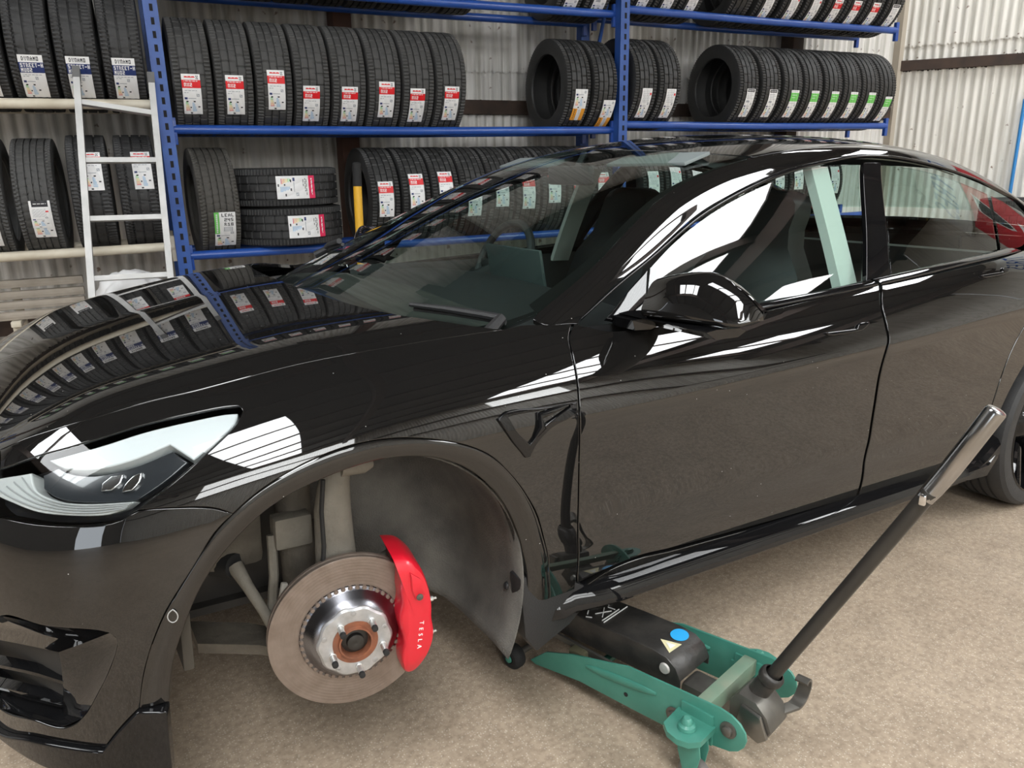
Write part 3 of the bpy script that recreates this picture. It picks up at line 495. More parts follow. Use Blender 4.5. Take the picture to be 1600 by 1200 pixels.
def panel_mesh(name, S, poly, mats, step=.035, off=0.0, lip=.0025, thick=.014, holes=(), raised=0.0, flip=False, skirt=True):
    def ring(p, edge_step):
        q = smooth_poly(p, edge_step); a = np.sum(q[:, 0] * np.roll(q[:, 1], -1) - np.roll(q[:, 0], -1) * q[:, 1])
        return q if a > 0 else q[::-1]
    loops = [ring(poly, step * .5)] + [ring(h, step * .4)[::-1] for h in holes]
    allv, alle, info = [], [], []
    for q in loops:
        e1 = q - np.roll(q, 1, 0); e2 = np.roll(q, -1, 0) - q
        e1 /= np.maximum(np.linalg.norm(e1, axis=1, keepdims=True), 1e-9); e2 /= np.maximum(np.linalg.norm(e2, axis=1, keepdims=True), 1e-9)
        t = e1 + e2; t /= np.maximum(np.linalg.norm(t, axis=1, keepdims=True), 1e-9)
        inn = np.stack([-t[:, 1], t[:, 0]], 1); onc = q[:, 1] > S.s1 - 1e-4
        inn[onc, 1] = 0
        qi = q + inn * lip; o = len(allv); allv += list(qi); n = len(q)
        alle += [(o + i, o + (i + 1) % n) for i in range(n)]; info.append((q, inn, onc, o, n))
    q0 = loops[0]; lo, hi = q0.min(0), q0.max(0)
    gx, gy = np.meshgrid(np.arange(lo[0] + step * .5, hi[0], step), np.arange(lo[1] + step * .5, hi[1], step)); g = np.stack([gx.ravel(), gy.ravel()], 1)
    if len(g):
        ok = inside(g, np.array(allv[:info[0][4]]))
        for k in range(1, len(loops)): ok &= ~inside(g, loops[k])
        g = g[ok]
        if len(g):
            B = np.array(allv); d = np.min(((g[:, None] - B[None]) ** 2).sum(-1), 1); g = g[d > (step * .35) ** 2]
    pts = [Vector(p) for p in allv] + [Vector(p) for p in g]
    vo, eo, fo, ov, oe, of = delaunay_2d_cdt(pts, alle, [], 1, 1e-6)
    new = {}
    for k, l in enumerate(ov):
        for i in l: new[i] = k
    ts = np.array([(p.x, p.y) for p in vo]); faces = []
    cen = np.array([ts[list(f)].mean(0) for f in fo]) if len(fo) else np.zeros((0, 2))
    keep = np.ones(len(fo), bool)
    for k in range(1, len(loops)): keep &= ~inside(cen, loops[k])
    for f, kp in zip(fo, keep):
        if not kp: continue
        a, b, c = ts[f[0]], ts[f[1]], ts[f[2]]
        faces.append(tuple(f) if (b[0]-a[0])*(c[1]-a[1]) - (b[1]-a[1])*(c[0]-a[0]) > 0 else (f[0], f[2], f[1]))
    N = S.nrm(ts); V = S.pos(ts) + N * (off + raised)
    V, N = list(V), list(N)
    for (q, inn, onc, o, n) in (info if skirt else []):
        idx0 = [new[o + i] for i in range(n)]; base = S.pos(q); nn = S.nrm(q); da, db = S.der(q)
        out = -(da * inn[:, :1] + db * inn[:, 1:]); out -= nn * np.sum(out * nn, 1, keepdims=True); out /= np.maximum(np.linalg.norm(out, axis=1, keepdims=True), 1e-9)
        prev = idx0
        for dep, nm in ((lip * .35, nn + out * .9), (lip * 1.1, out), (thick, out)):
            cur = []
            for i in range(n):
                cur.append(len(V)); pb = base[i] + nn[i] * (off + raised - dep)
                if dep < lip * .5: pb = pb - out[i] * lip * .3
                V.append(pb); N.append(nm[i] / max(np.linalg.norm(nm[i]), 1e-9))
            for i in range(n):
                j = (i + 1) % n
                if onc[i] and onc[j]: continue
                faces.append((prev[j], prev[i], cur[i], cur[j]))
            prev = cur
    V, N = np.array(V), np.array(N)
    if flip:
        V[:, 1] *= -1; N[:, 1] *= -1; faces = [f[::-1] for f in faces]
    return V, N, faces

def mesh_vnf(name, V, N, F, mats):
    me = bpy.data.meshes.new(name); me.from_pydata([tuple(v) for v in V], [], F)
    for m in (mats if isinstance(mats, (list, tuple)) else [mats]): me.materials.append(m)
    me.polygons.foreach_set('use_smooth', [True] * len(me.polygons))
    me.normals_split_custom_set_from_vertices([tuple(n) for n in N]); me.update()
    return me

def panel(name, key, mats, parent, flip=False, weld=False, **kw):
    s, poly = POLY[key]; V, N, F = panel_mesh(name, SHEETS[s], poly, mats, flip=flip, **kw)
    if weld:
        V2, N2, F2 = panel_mesh(name, SHEETS[s], poly, mats, flip=True, **kw); o = len(V)
        V = np.vstack([V, V2]); N = np.vstack([N, N2]); F = F + [tuple(i + o for i in f) for f in F2]
    if weld:
        c_ = np.abs(V[:, 1]) < 1e-4; N[c_, 1] = 0; N /= np.maximum(np.linalg.norm(N, axis=1, keepdims=True), 1e-9)
    return link(name, mesh_vnf(name, V, N, F, mats), parent)
# ---------------------------------------------------------------- the car
M_paint = mat('black_paint', (.0075, .0072, .007), .6, 0, coat=1.0, spec=0.0)
M_paint.node_tree.nodes['Principled BSDF'].inputs['Coat IOR'].default_value = 1.72
def dust(m, col, base):   # scattered pale dust specks and water spots
    nt = m.node_tree; b = nt.nodes['Principled BSDF']; tc = nt.nodes.new('ShaderNodeTexCoord'); v = nt.nodes.new('ShaderNodeTexVoronoi'); v.inputs['Scale'].default_value = 85
    nt.links.new(tc.outputs['Object'], v.inputs['Vector']); se = nt.nodes.new('ShaderNodeSeparateColor'); nt.links.new(v.outputs['Color'], se.inputs[0])
    a = nt.nodes.new('ShaderNodeMath'); a.operation = 'LESS_THAN'; a.inputs[1].default_value = .09; nt.links.new(v.outputs['Distance'], a.inputs[0])
    g = nt.nodes.new('ShaderNodeMath'); g.operation = 'GREATER_THAN'; g.inputs[1].default_value = .965; nt.links.new(se.outputs[0], g.inputs[0])
    mu = nt.nodes.new('ShaderNodeMath'); mu.operation = 'MULTIPLY'; nt.links.new(a.outputs[0], mu.inputs[0]); nt.links.new(g.outputs[0], mu.inputs[1])
    x = nt.nodes.new('ShaderNodeMix'); x.data_type = 'RGBA'; nt.links.new(mu.outputs[0], x.inputs[0]); x.inputs[6].default_value = (*base, 1); x.inputs[7].default_value = (*col, 1); nt.links.new(x.outputs[2], b.inputs['Base Color'])
dust(M_paint, (.45, .44, .42), (.0075, .0072, .007))
M_gloss = mat('gloss_black_trim', (.006, .006, .0065), .5, 0, coat=.9, spec=0.0)
M_plast = mat('black_plastic', (.018, .018, .019), .5, bump=(300, .15))
M_dark = mat('dark_underbody', (.02, .019, .018), .8, noise=(9, .5, (.045, .04, .034)))
M_liner = mat('felt_arch_liner', (.055, .053, .05), .9, noise=(9, .5, (.155, .147, .13)), bump=(220, .5))  # felt darkened to imitate occlusion inside the wheel arch
M_chrome = mat('polished_metal', (.75, .75, .76), .12, 1.0)
M_glass = glass_mat('green_tinted_glass', (.76, .89, .85), 1.7)
M_lens = glass_mat('clear_lens', (.86, .88, .88), 1.42)
M_roofg = mat('dark_roof_glass', (.006, .007, .007), .04, 0, coat=.3)
M_interior = mat('black_interior_trim', (.02, .021, .022), .6)
M_seat = mat('black_seat_leather', (.016, .016, .017), .45)
M_pale = mat('pale_pillar_trim', (.62, .63, .6), .7)
M_screen = mat('screen_back', (.06, .075, .075), .25)

PITCH, ROLL_C = R(2.74), R(0.32)
M1 = Matrix(((math.cos(PITCH), 0, math.sin(PITCH)), (0, 1, 0), (-math.sin(PITCH), 0, math.cos(PITCH))))
M2 = Matrix(((1, 0, 0), (0, math.cos(ROLL_C), math.sin(ROLL_C)), (0, -math.sin(ROLL_C), math.cos(ROLL_C))))
MC = M2 @ M1; OC = Vector((2.875, .8, 0))
car = empty('car'); mw = MC.to_4x4(); mw.translation = OC - MC @ OC; car.matrix_world = mw
tag(car, 'glossy black saloon car jacked up with its front wheel removed', 'car')

def both(name, key, m, parent=car, **kw):
    return panel(name, key, m, parent, **kw), panel(name, key, m, parent, flip=True, **kw)

hood = panel('hood', 'hood', M_paint, car, weld=True, step=.04)
hole_i = POLY['intake'][1]
bump_l = panel('front_bumper', 'front_bumper', M_paint, car, holes=[hole_i], step=.03)
bump_r = panel('front_bumper', 'front_bumper', M_paint, car, flip=True, holes=[hole_i], step=.03)
fend_l, fend_r = both('front_fender', 'front_fender', M_paint, step=.025, holes=[])
door_fl, door_fr = both('front_door', 'front_door', M_paint, step=.03)
door_rl, door_rr = both('rear_door', 'rear_door', M_paint, step=.03)
quar_l, quar_r = both('quarter_panel', 'quarter_panel', M_paint, step=.04)
both('rocker_panel', 'rocker_panel', M_paint, step=.03)
trunk = panel('trunk_lid', 'trunk_lid', M_paint, car, weld=True, step=.05)
both('front_lip', 'lip_front', M_gloss, step=.025, raised=.012, lip=.004, thick=.03)
wind = panel('windshield', 'windshield', M_glass, car, weld=True, step=.05, thick=.006, lip=.001)
wp_ = POLY['windshield'][1]
ed_ = wp_[4:9]; POLY['frit_side'] = ('GH', ed_ + [(a, b + d) for (a, b), d in zip(ed_[::-1], (.045, .05, .06, .075, .10))])
bt_ = wp_[:4] + [wp_[4]]; POLY['frit_base'] = ('GH', bt_ + [(a + .055, b + .002) for a, b in bt_[::-1][:-1]] + [(bt_[0][0] + .055, 1.2)])
M_frit = mat('black_glass_border', (.006, .006, .006), .35)
for fl in (False, True):
    panel('glass_border', 'frit_side', M_frit, wind, flip=fl, step=.04, off=-.009, thick=.002, lip=.0005)
    panel('glass_border', 'frit_base', M_frit, wind, flip=fl, step=.04, off=-.009, thick=.002, lip=.0005)
roof = panel('glass_roof', 'roof_glass', M_roofg, car, weld=True, step=.06)
panel('rear_window', 'rear_window', M_glass, car, weld=True, step=.06, thick=.006)
rail_l, rail_r = both('roof_rail', 'pillar_rail', M_paint, step=.03)
for fl, dfn, drn, qn in ((False, door_fl, door_rl, quar_l), (True, door_fr, door_rr, quar_r)):
    panel('window_glass', 'front_window', M_glass, dfn, flip=fl, step=.05, off=-.006, thick=.004, lip=.001)
    panel('mirror_sail', 'mirror_sail', M_gloss, dfn, flip=fl, step=.03)
    panel('window_glass', 'rear_window_side', M_glass, drn, flip=fl, step=.05, off=-.006, thick=.004, lip=.001)
    panel('quarter_glass', 'quarter_glass', M_glass, qn, flip=fl, step=.05, off=-.004, thick=.004, lip=.001)
    panel('b_pillar_cover', 'b_pillar', M_gloss, dfn, flip=fl, step=.03)

# wheel-arch lip: a narrow flange folded inwards around the opening
def arch_lip(flip):
    s, poly = POLY['arch_front']; n = 23; a = smooth_line(np.array(poly[:n]), 80); b = smooth_line(np.array(poly[n:][::-1]), 80)
    A, B, NA, NB = LB.pos(a), LB.pos(b), LB.nrm(a), LB.nrm(b); sg = -1 if flip else 1
    mid = (A * .5 + B * .5) - (NA + NB) * .5 * .003
    rows = [B - NB * .012, B - NB * .0015, B * .93 + A * .07, mid, A * .94 + B * .06 - NA * .011, A - NA * .014, A - NA * .022]
    cen = np.array([-.005, 0, .33]); inn = A - NA * .05; inn2 = A - NA * .055 + (A - cen) * np.array([.02, 0, .02])
    rows += [inn, inn2]
    mb = MB(); mb.loft([[(p[0], p[1] * sg, p[2]) for p in r] for r in rows], closed=False)
    return mb.build('wheel_arch_lip', M_paint, car, ang=60)
def smooth_line(p, n):
    d = np.r_[0, np.cumsum(np.linalg.norm(np.diff(p, axis=0), axis=1))]; x = np.linspace(0, d[-1], n)
    q = np.stack([np.interp(x, d, p[:, k]) for k in range(p.shape[1])], 1)
    for _ in range(3): q[1:-1] = q[1:-1] * .5 + (q[:-2] + q[2:]) * .25
    return q
arch_lip(False); arch_lip(True)

# dark shell added to block light behind the panel gaps and under the hood
def shell(sgn):
    mb = MB(); t = np.linspace(.47, 2.42, 40); s = np.linspace(.1, .74, 12)
    for tt, ss in ((t, s), (np.linspace(2.42, 4.39, 24), np.linspace(.42, .74, 8)), (np.linspace(-1.38, .47, 34), np.linspace(.70, 1.44, 12)), (np.linspace(-1.38, -.50, 20), np.linspace(.05, .70, 12)), (np.linspace(.40, .47, 3), np.linspace(.1, .74, 12))):
        ts = np.array([(a, b) for a in tt for b in ss]); V = LB.pos(ts) - LB.nrm(ts) * .055; V[:, 1] *= sgn
        n = len(ss); F = [(i * n + j, (i + 1) * n + j, (i + 1) * n + j + 1, i * n + j + 1) for i in range(len(tt) - 1) for j in range(n - 1)]
        mb.add(V, F)
    return mb
m_ = shell(1); m2_ = shell(-1); m_.add(m2_.v, m2_.f); m_.box((1.6, 0, .19), (2.0, 1.55, .02)); m_.box((-.2, 0, .22), (1.1, .9, .02)); m_.box((3.2, 0, .25), (1.2, 1.3, .02))
m_.box((.52, 0, .50), (.03, 1.55, .62))
m_.build('inner_shell', M_dark, car, recalc=False)

# belt mouldings and window frame trims
def strip_between(name, A, B, bulge, m, parent, sgn=1, n=60):
    A, B = smooth_line(np.array(A), n), smooth_line(np.array(B), n); d = B - A
    tang = np.gradient((A + B) / 2, axis=0); nn = np.cross(tang, -d); nn /= np.maximum(np.linalg.norm(nn, axis=1, keepdims=True), 1e-9)
    nn *= np.where(nn[:, 1:2] > 0, -1, 1)
    rows = [A - nn * .006, A + nn * bulge * .5, A + d * .2 + nn * bulge, A + d * .8 + nn * bulge, B + nn * bulge * .5, B - nn * .006]
    return MB().loft([[(p[0], p[1] * sgn, p[2]) for p in r] for r in rows], closed=False).build(name, m, parent, ang=70)
for sg, df, dr in ((1, door_fl, door_rl), (-1, door_fr, door_rr)):
    for nm, t0, t1, par in (('belt_moulding', .60, 1.705, df), ('belt_moulding', 1.72, 2.66, dr)):
        tt = np.linspace(t0, t1, 40)
        A = GH.pos(np.stack([tt, np.full(40, .014)], 1)); B = LB.pos(np.stack([tt, np.full(40, .737)], 1))
        B[:, 2] = np.minimum(B[:, 2], A[:, 2] - .012)
        strip_between(nm, A, B, .006, M_gloss, par, sg)
    top = [q for q in POLY['pillar_rail'][1][1:14]] + [(3.1, .24)]
    A = GH.pos(np.array(top)); A2 = smooth_line(A, 90); tpar = smooth_line(np.array(top), 90); dn = tpar.copy(); dn[:, 1] -= .022
    strip_between('window_frame_trim', A2, GH.pos(dn), .005, M_chrome if False else M_gloss, df, sg, 90)
tag(door_fl, 'near front door with door handle and mirror')

# headlights
for fl in (False, True):
    sg = -1 if fl else 1
    hl = panel('headlight', 'headlight_lens', M_lens, car, flip=fl, step=.03, thick=.008, lip=.002)
    panel('housing', 'headlight_lens', mat('headlight_housing', (.02, .02, .022), .35), hl, flip=fl, step=.04, off=-.055, lip=.001, thick=-.05)
    panel('daytime_light', 'drl', mat('daytime_light_guide', (.52, .54, .53), .3, coat=.3), hl, flip=fl, step=.02, off=-.012, lip=.004, thick=.03)
    panel('light_bar', 'hl_top', mat('headlight_white_bar', (.66, .70, .71), .3, coat=.3), hl, flip=fl, step=.02, off=-.010, lip=.004, thick=.03)  # white bar whose brightness paints in the skylight reflected on the lens
    panel('dark_bezel', 'hl_dark', mat('headlight_bezel', (.025, .028, .032), .18, coat=.6), hl, flip=fl, step=.02, off=-.026, lip=.004, thick=.02)
    panel('projector', 'proj1', M_chrome, hl, flip=fl, step=.02, off=-.018, lip=.003, thick=.02)
    panel('projector', 'proj2', M_chrome, hl, flip=fl, step=.02, off=-.018, lip=.003, thick=.02)
    for k in range(4):   # thin bright ribs on the light guide
        q = np.array(POLY['drl'][1]); a = q[2:7]; b = np.array([q[12], q[10], q[9], q[8], q[7]]); f = .2 + .2 * k
        ln = smooth_line(a * (1 - f) + b * f, 24); Pp = LB.pos(ln) - LB.nrm(ln) * .010
        MB().tube([(p[0], p[1] * sg, p[2]) for p in Pp], .0014, 6).build('light_rib', mat('rib_grey', (.35, .36, .36), .3), hl)
    # bumper intake: funnel, end plate and slats
    bp = bump_r if fl else bump_l
    io = np.array(INTAKE_OUT); A = LB.pos(io); NA = LB.nrm(io); inner = np.array(INTAKE_IN)
    MB().loft([[(p[0], p[1] * sg, p[2]) for p in r] for r in (A - NA * .002, A * .985 + inner * .015 - NA * .003, A * .5 + inner * .5, inner * .97 + A * .03, inner, inner + np.array([.004, .012, 0])) ], closed=False).build('intake_surround', M_gloss, bp, ang=32)
    back = inner + np.array([.01, .05, 0]); cb = back.mean(0)
    MB().loft([[(p[0], p[1] * sg, p[2]) for p in r] for r in (inner + np.array([.004, .012, 0]), back, back * .05 + cb * .95)], closed=True).build('intake_backing', M_plast, bp)
    for pts in SLATS:
        MB().loft([[(p[0], (p[1] + a_) * sg, p[2] + b_) for a_, b_ in ((.0, -.008), (-.012, -.004), (-.014, .004), (.012, .012), (.02, .004))] for p in pts], caps=True).build('intake_slat', M_gloss, bp)
    panel('parking_sensor', 'sensor', M_paint, bp, flip=fl, step=.01, raised=.0012, lip=.0012, thick=.004)
    rg = smooth_line(np.array(POLY['sensor'][1] + POLY['sensor'][1][:1]), 25)[:-1]
    MB().tube([(p[0], p[1] * sg, p[2]) for p in LB.pos(rg) + LB.nrm(rg) * .001], .0011, 6, closed=True).build('sensor_ring', mat('sensor_ring_grey', (.35, .35, .34), .4), bp)
    fd = fend_r if fl else fend_l
    bd = panel('side_camera_badge', 'fender_badge', M_gloss, fd, flip=fl, step=.014, raised=.008, lip=.003, thick=.012, holes=[POLY['badge_inner'][1]])
    panel('badge_recess', 'badge_inner', M_gloss, fd, flip=fl, step=.014, off=-.004, lip=.0005, thick=.003, skirt=False)
    q = np.array(POLY['badge_inner'][1]); k0, k1 = q[3], q[6]
    Pp = LB.pos(np.array([q[3] * .9 + q[0] * .1, q[4] * .6 + q[1] * .4, q[5], q[6] * .8 + q[4] * .2])) + LB.nrm(np.array([q[3]])) * .004
    Pp[:, 1] *= sg
    MB().tube([tuple(p) for p in Pp], [.004, .009, .011, .004], 10).build('camera_housing', M_gloss, fd)
    dh = door_fr if fl else door_fl
    panel('door_handle', 'handle_f', M_gloss, dh, flip=fl, step=.012, raised=.007, lip=.004, thick=.009)
    s_, q = POLY['handle_f']; q2 = [(a + .88, b + .055) for a, b in q]
    V, N, F = panel_mesh('door_handle', LB, q2, None, flip=fl, step=.012, raised=.007, lip=.004, thick=.009)
    link('door_handle', mesh_vnf('door_handle', V, N, F, M_gloss), door_rr if fl else door_rl)

# side skirts: a ledge blade along the sill with a drooped front and a kicked-up tail
for sg in (1, -1):
    xs = np.concatenate([np.linspace(.40, .62, 10), np.linspace(.66, 2.30, 30), np.linspace(2.33, 2.47, 8)])
    rings = []
    for x in xs:
        f = min(1, max(0, (x - .42) / .22)); f = f * f * (3 - 2 * f); k = max(0, (x - 2.28) / .19)
        w = .868 + .052 * f + .012 * k; z = .215 - .018 * (1 - f) + .075 * k * k - (.012 if x < .5 else 0)
        th = .034 + .012 * (1 - f) + .02 * k
        rings.append([(x, -sg * (w - .05), z + th + .02), (x, -sg * (w - .012), z + th + .004), (x, -sg * w, z + th - .014), (x, -sg * (w + .002), z + .004), (x, -sg * (w - .01), z - .008), (x, -sg * (w - .07), z - .010)])
    MB().loft(rings, caps=True).build('side_skirt', M_gloss, car, ang=28)
    rr = [[(2.30 + a, -sg * (.90 + b), .215 + c) for a, b, c in pr] for pr in (((0, 0, .05), (.0, .018, .03), (.0, .02, .0)), ((.10, .01, .075), (.10, .035, .045), (.10, .035, .005)), ((.16, .012, .11), (.165, .03, .09), (.17, .03, .06)))]
    MB().loft([r + [(p[0], p[1] + sg * .02, p[2]) for p in r[::-1]] for r in rr], caps=True).build('skirt_winglet', M_gloss, car)
    # sill end plate in front of the skirt
    MB().prism([(.365, .33), (.43, .34), (.60, .235), (.52, .165), (.42, .12), (.385, .17)], .05, Matrix.Translation((0, -.875 if sg > 0 else .825, 0)), .006).build('sill_end_cap', M_plast, car)

# arch liners
def liner(name, cx, cz, r, sg, full):
    prof = [(r, -.882), (r + .012, -.80), (r + .016, -.64), (r + .004, -.55), (r - .05, -.505), (r - .16, -.49), (r - .29, -.485)]
    mb = MB(); rings = []
    a_list = np.linspace(-26, 100 if not full else 200, 40)
    for a in a_list:
        e = (math.cos(R(a)), math.sin(R(a))); low = max(0, min(1, (18 - a) / 40)); ring = []
        for k, (rr, y) in enumerate(prof):
            yy = y
            r3 = rr
            ring.append((cx + e[0] * r3, sg * yy, cz + e[1] * r3 - .03 * low))
        rings.append(ring)
    mb.loft(rings, closed=False)
    if not full:
        rings = []
        for a in np.linspace(100, 176, 24):
            e = (math.cos(R(a)), math.sin(R(a)))
            rings.append([(cx + e[0] * rr, sg * y, cz + e[1] * rr) for rr, y in ((r + .006, -.845), (r + .02, -.80), (r + .04, -.70))])
        mb.loft(rings, closed=False)
    o = mb.build(name, M_liner, car, ang=60)
    s = o.modifiers.new('thickness', 'SOLIDIFY'); s.thickness = .004
    return o
ln_fl = liner('wheel_arch_liner', -.006, .33, .377, 1, False); liner('wheel_arch_liner', -.006, .33, .377, -1, True)
liner('wheel_arch_liner', 2.875, .36, .40, 1, True); liner('wheel_arch_liner', 2.875, .36, .40, -1, True)
for a, y in ((58, -.80), (40, -.84), (12, -.83), (-8, -.80)):
    MB().lathe([(0, .006), (.008, .004), (.010, 0), (.010, -.004)], 10, (-.006 + .385 * math.cos(R(a)), y, .33 + .385 * math.sin(R(a))), (-math.cos(R(a)), 0, -math.sin(R(a)))).build('liner_clip', M_plast, ln_fl)

# side mirrors
def mirror(sg, par):
    rings = []; tip = []
    for k in range(15):
        f = k / 14; y = -.885 - .245 * f
        top = 1.022 + .024 * math.sin(min(1, f * 1.9) * math.pi / 2) - .10 * max(0, f - .5) ** 1.7 * 2.0
        bot = .930 + .006 * f; xf = .69 + .02 * f + .075 * f ** 3; xb = .80 + .012 * f
        e = (1 - max(0, (f - .88) / .12) ** 2 * .6); zc = (top + bot) / 2; h = (top - bot) / 2 * e; xc = (xf + xb) / 2 + .02 * (1 - e); d = (xb - xf) / 2 * e
        ring = []
        for j in range(24):
            a = 2 * math.pi * j / 24; ca, sa = math.cos(a), math.sin(a); p = .52
            cx_ = math.copysign(abs(ca) ** p, ca); sz_ = math.copysign(abs(sa) ** p, sa)
            sl = -.012 * sz_ if cx_ < 0 else 0
            ring.append((xc + d * cx_ - sl * 1.6, sg * y, zc + h * sz_))
        rings.append(ring)
    cap = MB().loft(rings, caps=True).build('mirror_cap', M_paint, par, ang=50)
    m_ = MB(); m_.loft([[(.685 + a, sg * y, .920 + b) for a, b in ((0, .008), (.03, .012), (.10, .010), (.125, .002), (.10, -.010), (.03, -.010))] for y in (-.80, -.86, -.95, -1.05, -1.09)], caps=True)
    m_.loft([[(.66 + a, sg * y, .912 + b) for a, b in ((0, .012), (.05, .014), (.11, .0), (.06, -.014), (.01, -.012))] for y in (-.80, -.88)], caps=True)
    m_.build('mirror_base', M_gloss, par)
    MB().box((.802, sg * -.99, .985), (.006, .15, .07), .003).build('mirror_glass', M_chrome, par)
mirror(1, door_fl); mirror(-1, door_fr)

# cowl and wipers
cw = MB(); cw.loft([[(.115 + .26 * (abs(y) / .76) ** 2.4 + a, y, .925 - .025 * (abs(y) / .72) ** 2 + b) for a, b in ((-.03, -.05), (.0, -.02), (.05, -.022), (.10, -.03))] for y in np.linspace(-.70, .70, 25)], closed=False)
cw.build('cowl_panel', M_plast, car, recalc=False)
def on_ws(t, s, h, sg=1):
    p = GH.pos(np.array([[t, s]]))[0] + GH.nrm(np.array([[t, s]]))[0] * h; return (p[0], p[1] * sg, p[2])
for pts, nm in ((([on_ws(t, s_w, .022) for t, s_w in WIPER[::-1]]), 'a'), ([on_ws(.36, .98, .022, -1), on_ws(.38, .85, .022, -1), on_ws(.41, .72, .022, -1), on_ws(.45, .62, .02, -1)], 'b')):
    w = MB().tube(pts, [.010, .009, .008, .006], 8).build('wiper', M_plast, car)
    MB().tube([(p[0] + .012, p[1], p[2] - .012) for p in pts], .006, 8).build('wiper_blade', mat('wiper_rubber', (.03, .03, .03), .6), w)
    MB().tube([pts[0] if nm == 'a' else pts[-1], tuple(Vector(pts[0] if nm == 'a' else pts[-1]) + Vector((-.05, -.02 if nm == 'a' else .03, -.03)))], [.013, .016], 10).build('wiper_pivot', M_plast, w)

# cabin
MB().loft([[(x + (.16 * (abs(y) / .7) ** 2 if x < .5 else 0), y, z - .035 * (abs(y) / .68) ** 2) for x, z in ((.26, .875), (.45, .895), (.60, .91), (.85, .925), (.95, .90), (.98, .84), (.95, .60))] for y in np.linspace(-.70, .70, 15)], closed=False).build('dashboard', M_interior, car, recalc=False)
MB().box((.97, 0, .835), (.02, 1.35, .05), .006).build('dash_trim', mat('pale_wood_trim', (.16, .17, .16), .5), car)
sc_ = MB().box((0, 0, 0), (.012, .34, .205), .004, Matrix.Rotation(R(-12), 3, 'Y')).build('touchscreen', M_screen, car); sc_.location = (.905, .0, .925)
sw = MB(); sw.tube([(math.cos(a) * .175 * .35, math.sin(a) * .175, math.cos(a) * .175 * .94) for a in np.linspace(0, 2 * math.pi, 33)[:-1]], .016, 10, closed=True)
sw.box((-.01, 0, 0), (.05, .13, .11), .015); sw.box((0, .10, 0), (.02, .11, .03), .006); sw.box((0, -.10, 0), (.02, .11, .03), .006); sw.tube([(0, 0, 0), (-.22, 0, -.08)], .03, 10)
so = sw.build('steering_wheel', M_interior, car); so.location = (1.08, .37, .92)
def seat(x, y, w=.50):
    o = MB()
    o.loft([[(x + a, y + s * w / 2, .42 + c) for a, s, c in ((0, -1, 0), (0, -1, .12), (0, 1, .12), (0, 1, 0))] for x, a in ()], caps=False) if False else None
    o.box((x - .25, y, .46), (.52, w, .16), .05)
    prof = [(.0, .45, 1.0), (.06, .60, 1.0), (.11, .78, 1.0), (.17, .95, .92), (.20, 1.04, .62), (.215, 1.10, .56), (.235, 1.15, .56), (.243, 1.185, .53), (.248, 1.21, .44), (.25, 1.224, .30), (.25, 1.23, .12)]
    o.loft([[(x + dx - d, y + s, z) for d, s in ((.07, -w / 2 * f), (.09, -w / 4 * f), (.09, w / 4 * f), (.07, w / 2 * f), (-.03, w / 2 * f * .92), (-.045, 0), (-.03, -w / 2 * f * .92))] for dx, z, f in prof], caps=True)
    return o.build('front_seat', M_seat, car, ang=50)
seat(1.52, -.37); seat(1.52, .37)
rs = MB(); rs.box((2.35, 0, .50), (.5, 1.2, .18), .05); rs.loft([[(2.55 + .32 * f - d, s, .5 + .5 * f) for d, s in ((.07, -.6), (.09, 0), (.07, .6), (-.06, .6), (-.06, -.6))] for f in (0, .3, .7, 1.0)], caps=True); rs.build('rear_seat', M_seat, car, ang=50)
for sg in (1, -1):
    for t0, nm in ((1.68, 'b_pillar_trim'),):
        rings = []
        for f in np.linspace(0, 1, 8):
            p = GH.pos(np.array([[t0 + .02 * f, .30 * f]]))[0]; rings.append([(p[0] + a, sg * (p[1] + .03 + b), p[2] - .05 * (1 - f)) for a, b in ((-.045, 0), (-.05, .03), (.045, .03), (.04, 0))])
        MB().loft(rings, caps=True).build(nm, M_pale, car)
    tt = np.linspace(.62, 2.6, 24)
    in1 = [GH.pos(np.array([[t, .42]]))[0] - GH.nrm(np.array([[t, .42]]))[0] * .035 for t in tt]; in2 = [GH.pos(np.array([[t, .50]]))[0] - GH.nrm(np.array([[t, .50]]))[0] * .045 for t in tt]
    MB().loft([[(p[0], sg * p[1], p[2]) for p in r] for r in (in1, in2)], closed=False).build('rail_trim', M_pale, car, recalc=False)
    MB().loft([[(t, sg * (-.76), z) for t in np.linspace(.6, 2.65, 12)] for z in (.30, .80)] + [[(t, sg * -.79, .90 + .05 * max(0, (t - 1.0) / 1.6)) for t in np.linspace(.6, 2.65, 12)]], closed=False).build('door_card', M_interior, car, recalc=False)
tt = np.linspace(1.28, 2.7, 14); ss = np.linspace(.50, 1.2, 8)
hv = []
for sg in (1, -1):
    ts = np.array([(a, b) for a in tt for b in ss]); V = GH.pos(ts) - GH.nrm(ts) * .03; V[:, 1] *= sg; hv.append((V, [(i * 8 + j, (i + 1) * 8 + j, (i + 1) * 8 + j + 1, i * 8 + j + 1) for i in range(13) for j in range(7)]))
hb = MB(); hb.add(*hv[0]); hb.add(*hv[1]); hb.build('headliner', mat('dark_roof_lining', (.03, .032, .032), .8), car, recalc=False)
rv = MB().box((0, 0, 0), (.03, .24, .065), .012).build('rear_view_mirror', M_interior, car); rv.location = (1.12, 0, 1.265); MB().tube([(.02, 0, .01), (.06, 0, .08)], .012, 8).build('mirror_stalk', M_interior, rv)
MB().box((1.20, -.34, 1.315), (.11, .36, .012), .005, Matrix.Rotation(R(-19), 3, 'Y')).build('sun_visor', mat('visor_grey', (.20, .23, .23), .7), car)
MB().box((1.20, .34, 1.315), (.11, .36, .012), .005, Matrix.Rotation(R(-19), 3, 'Y')).build('sun_visor', mat('visor_grey'), car)
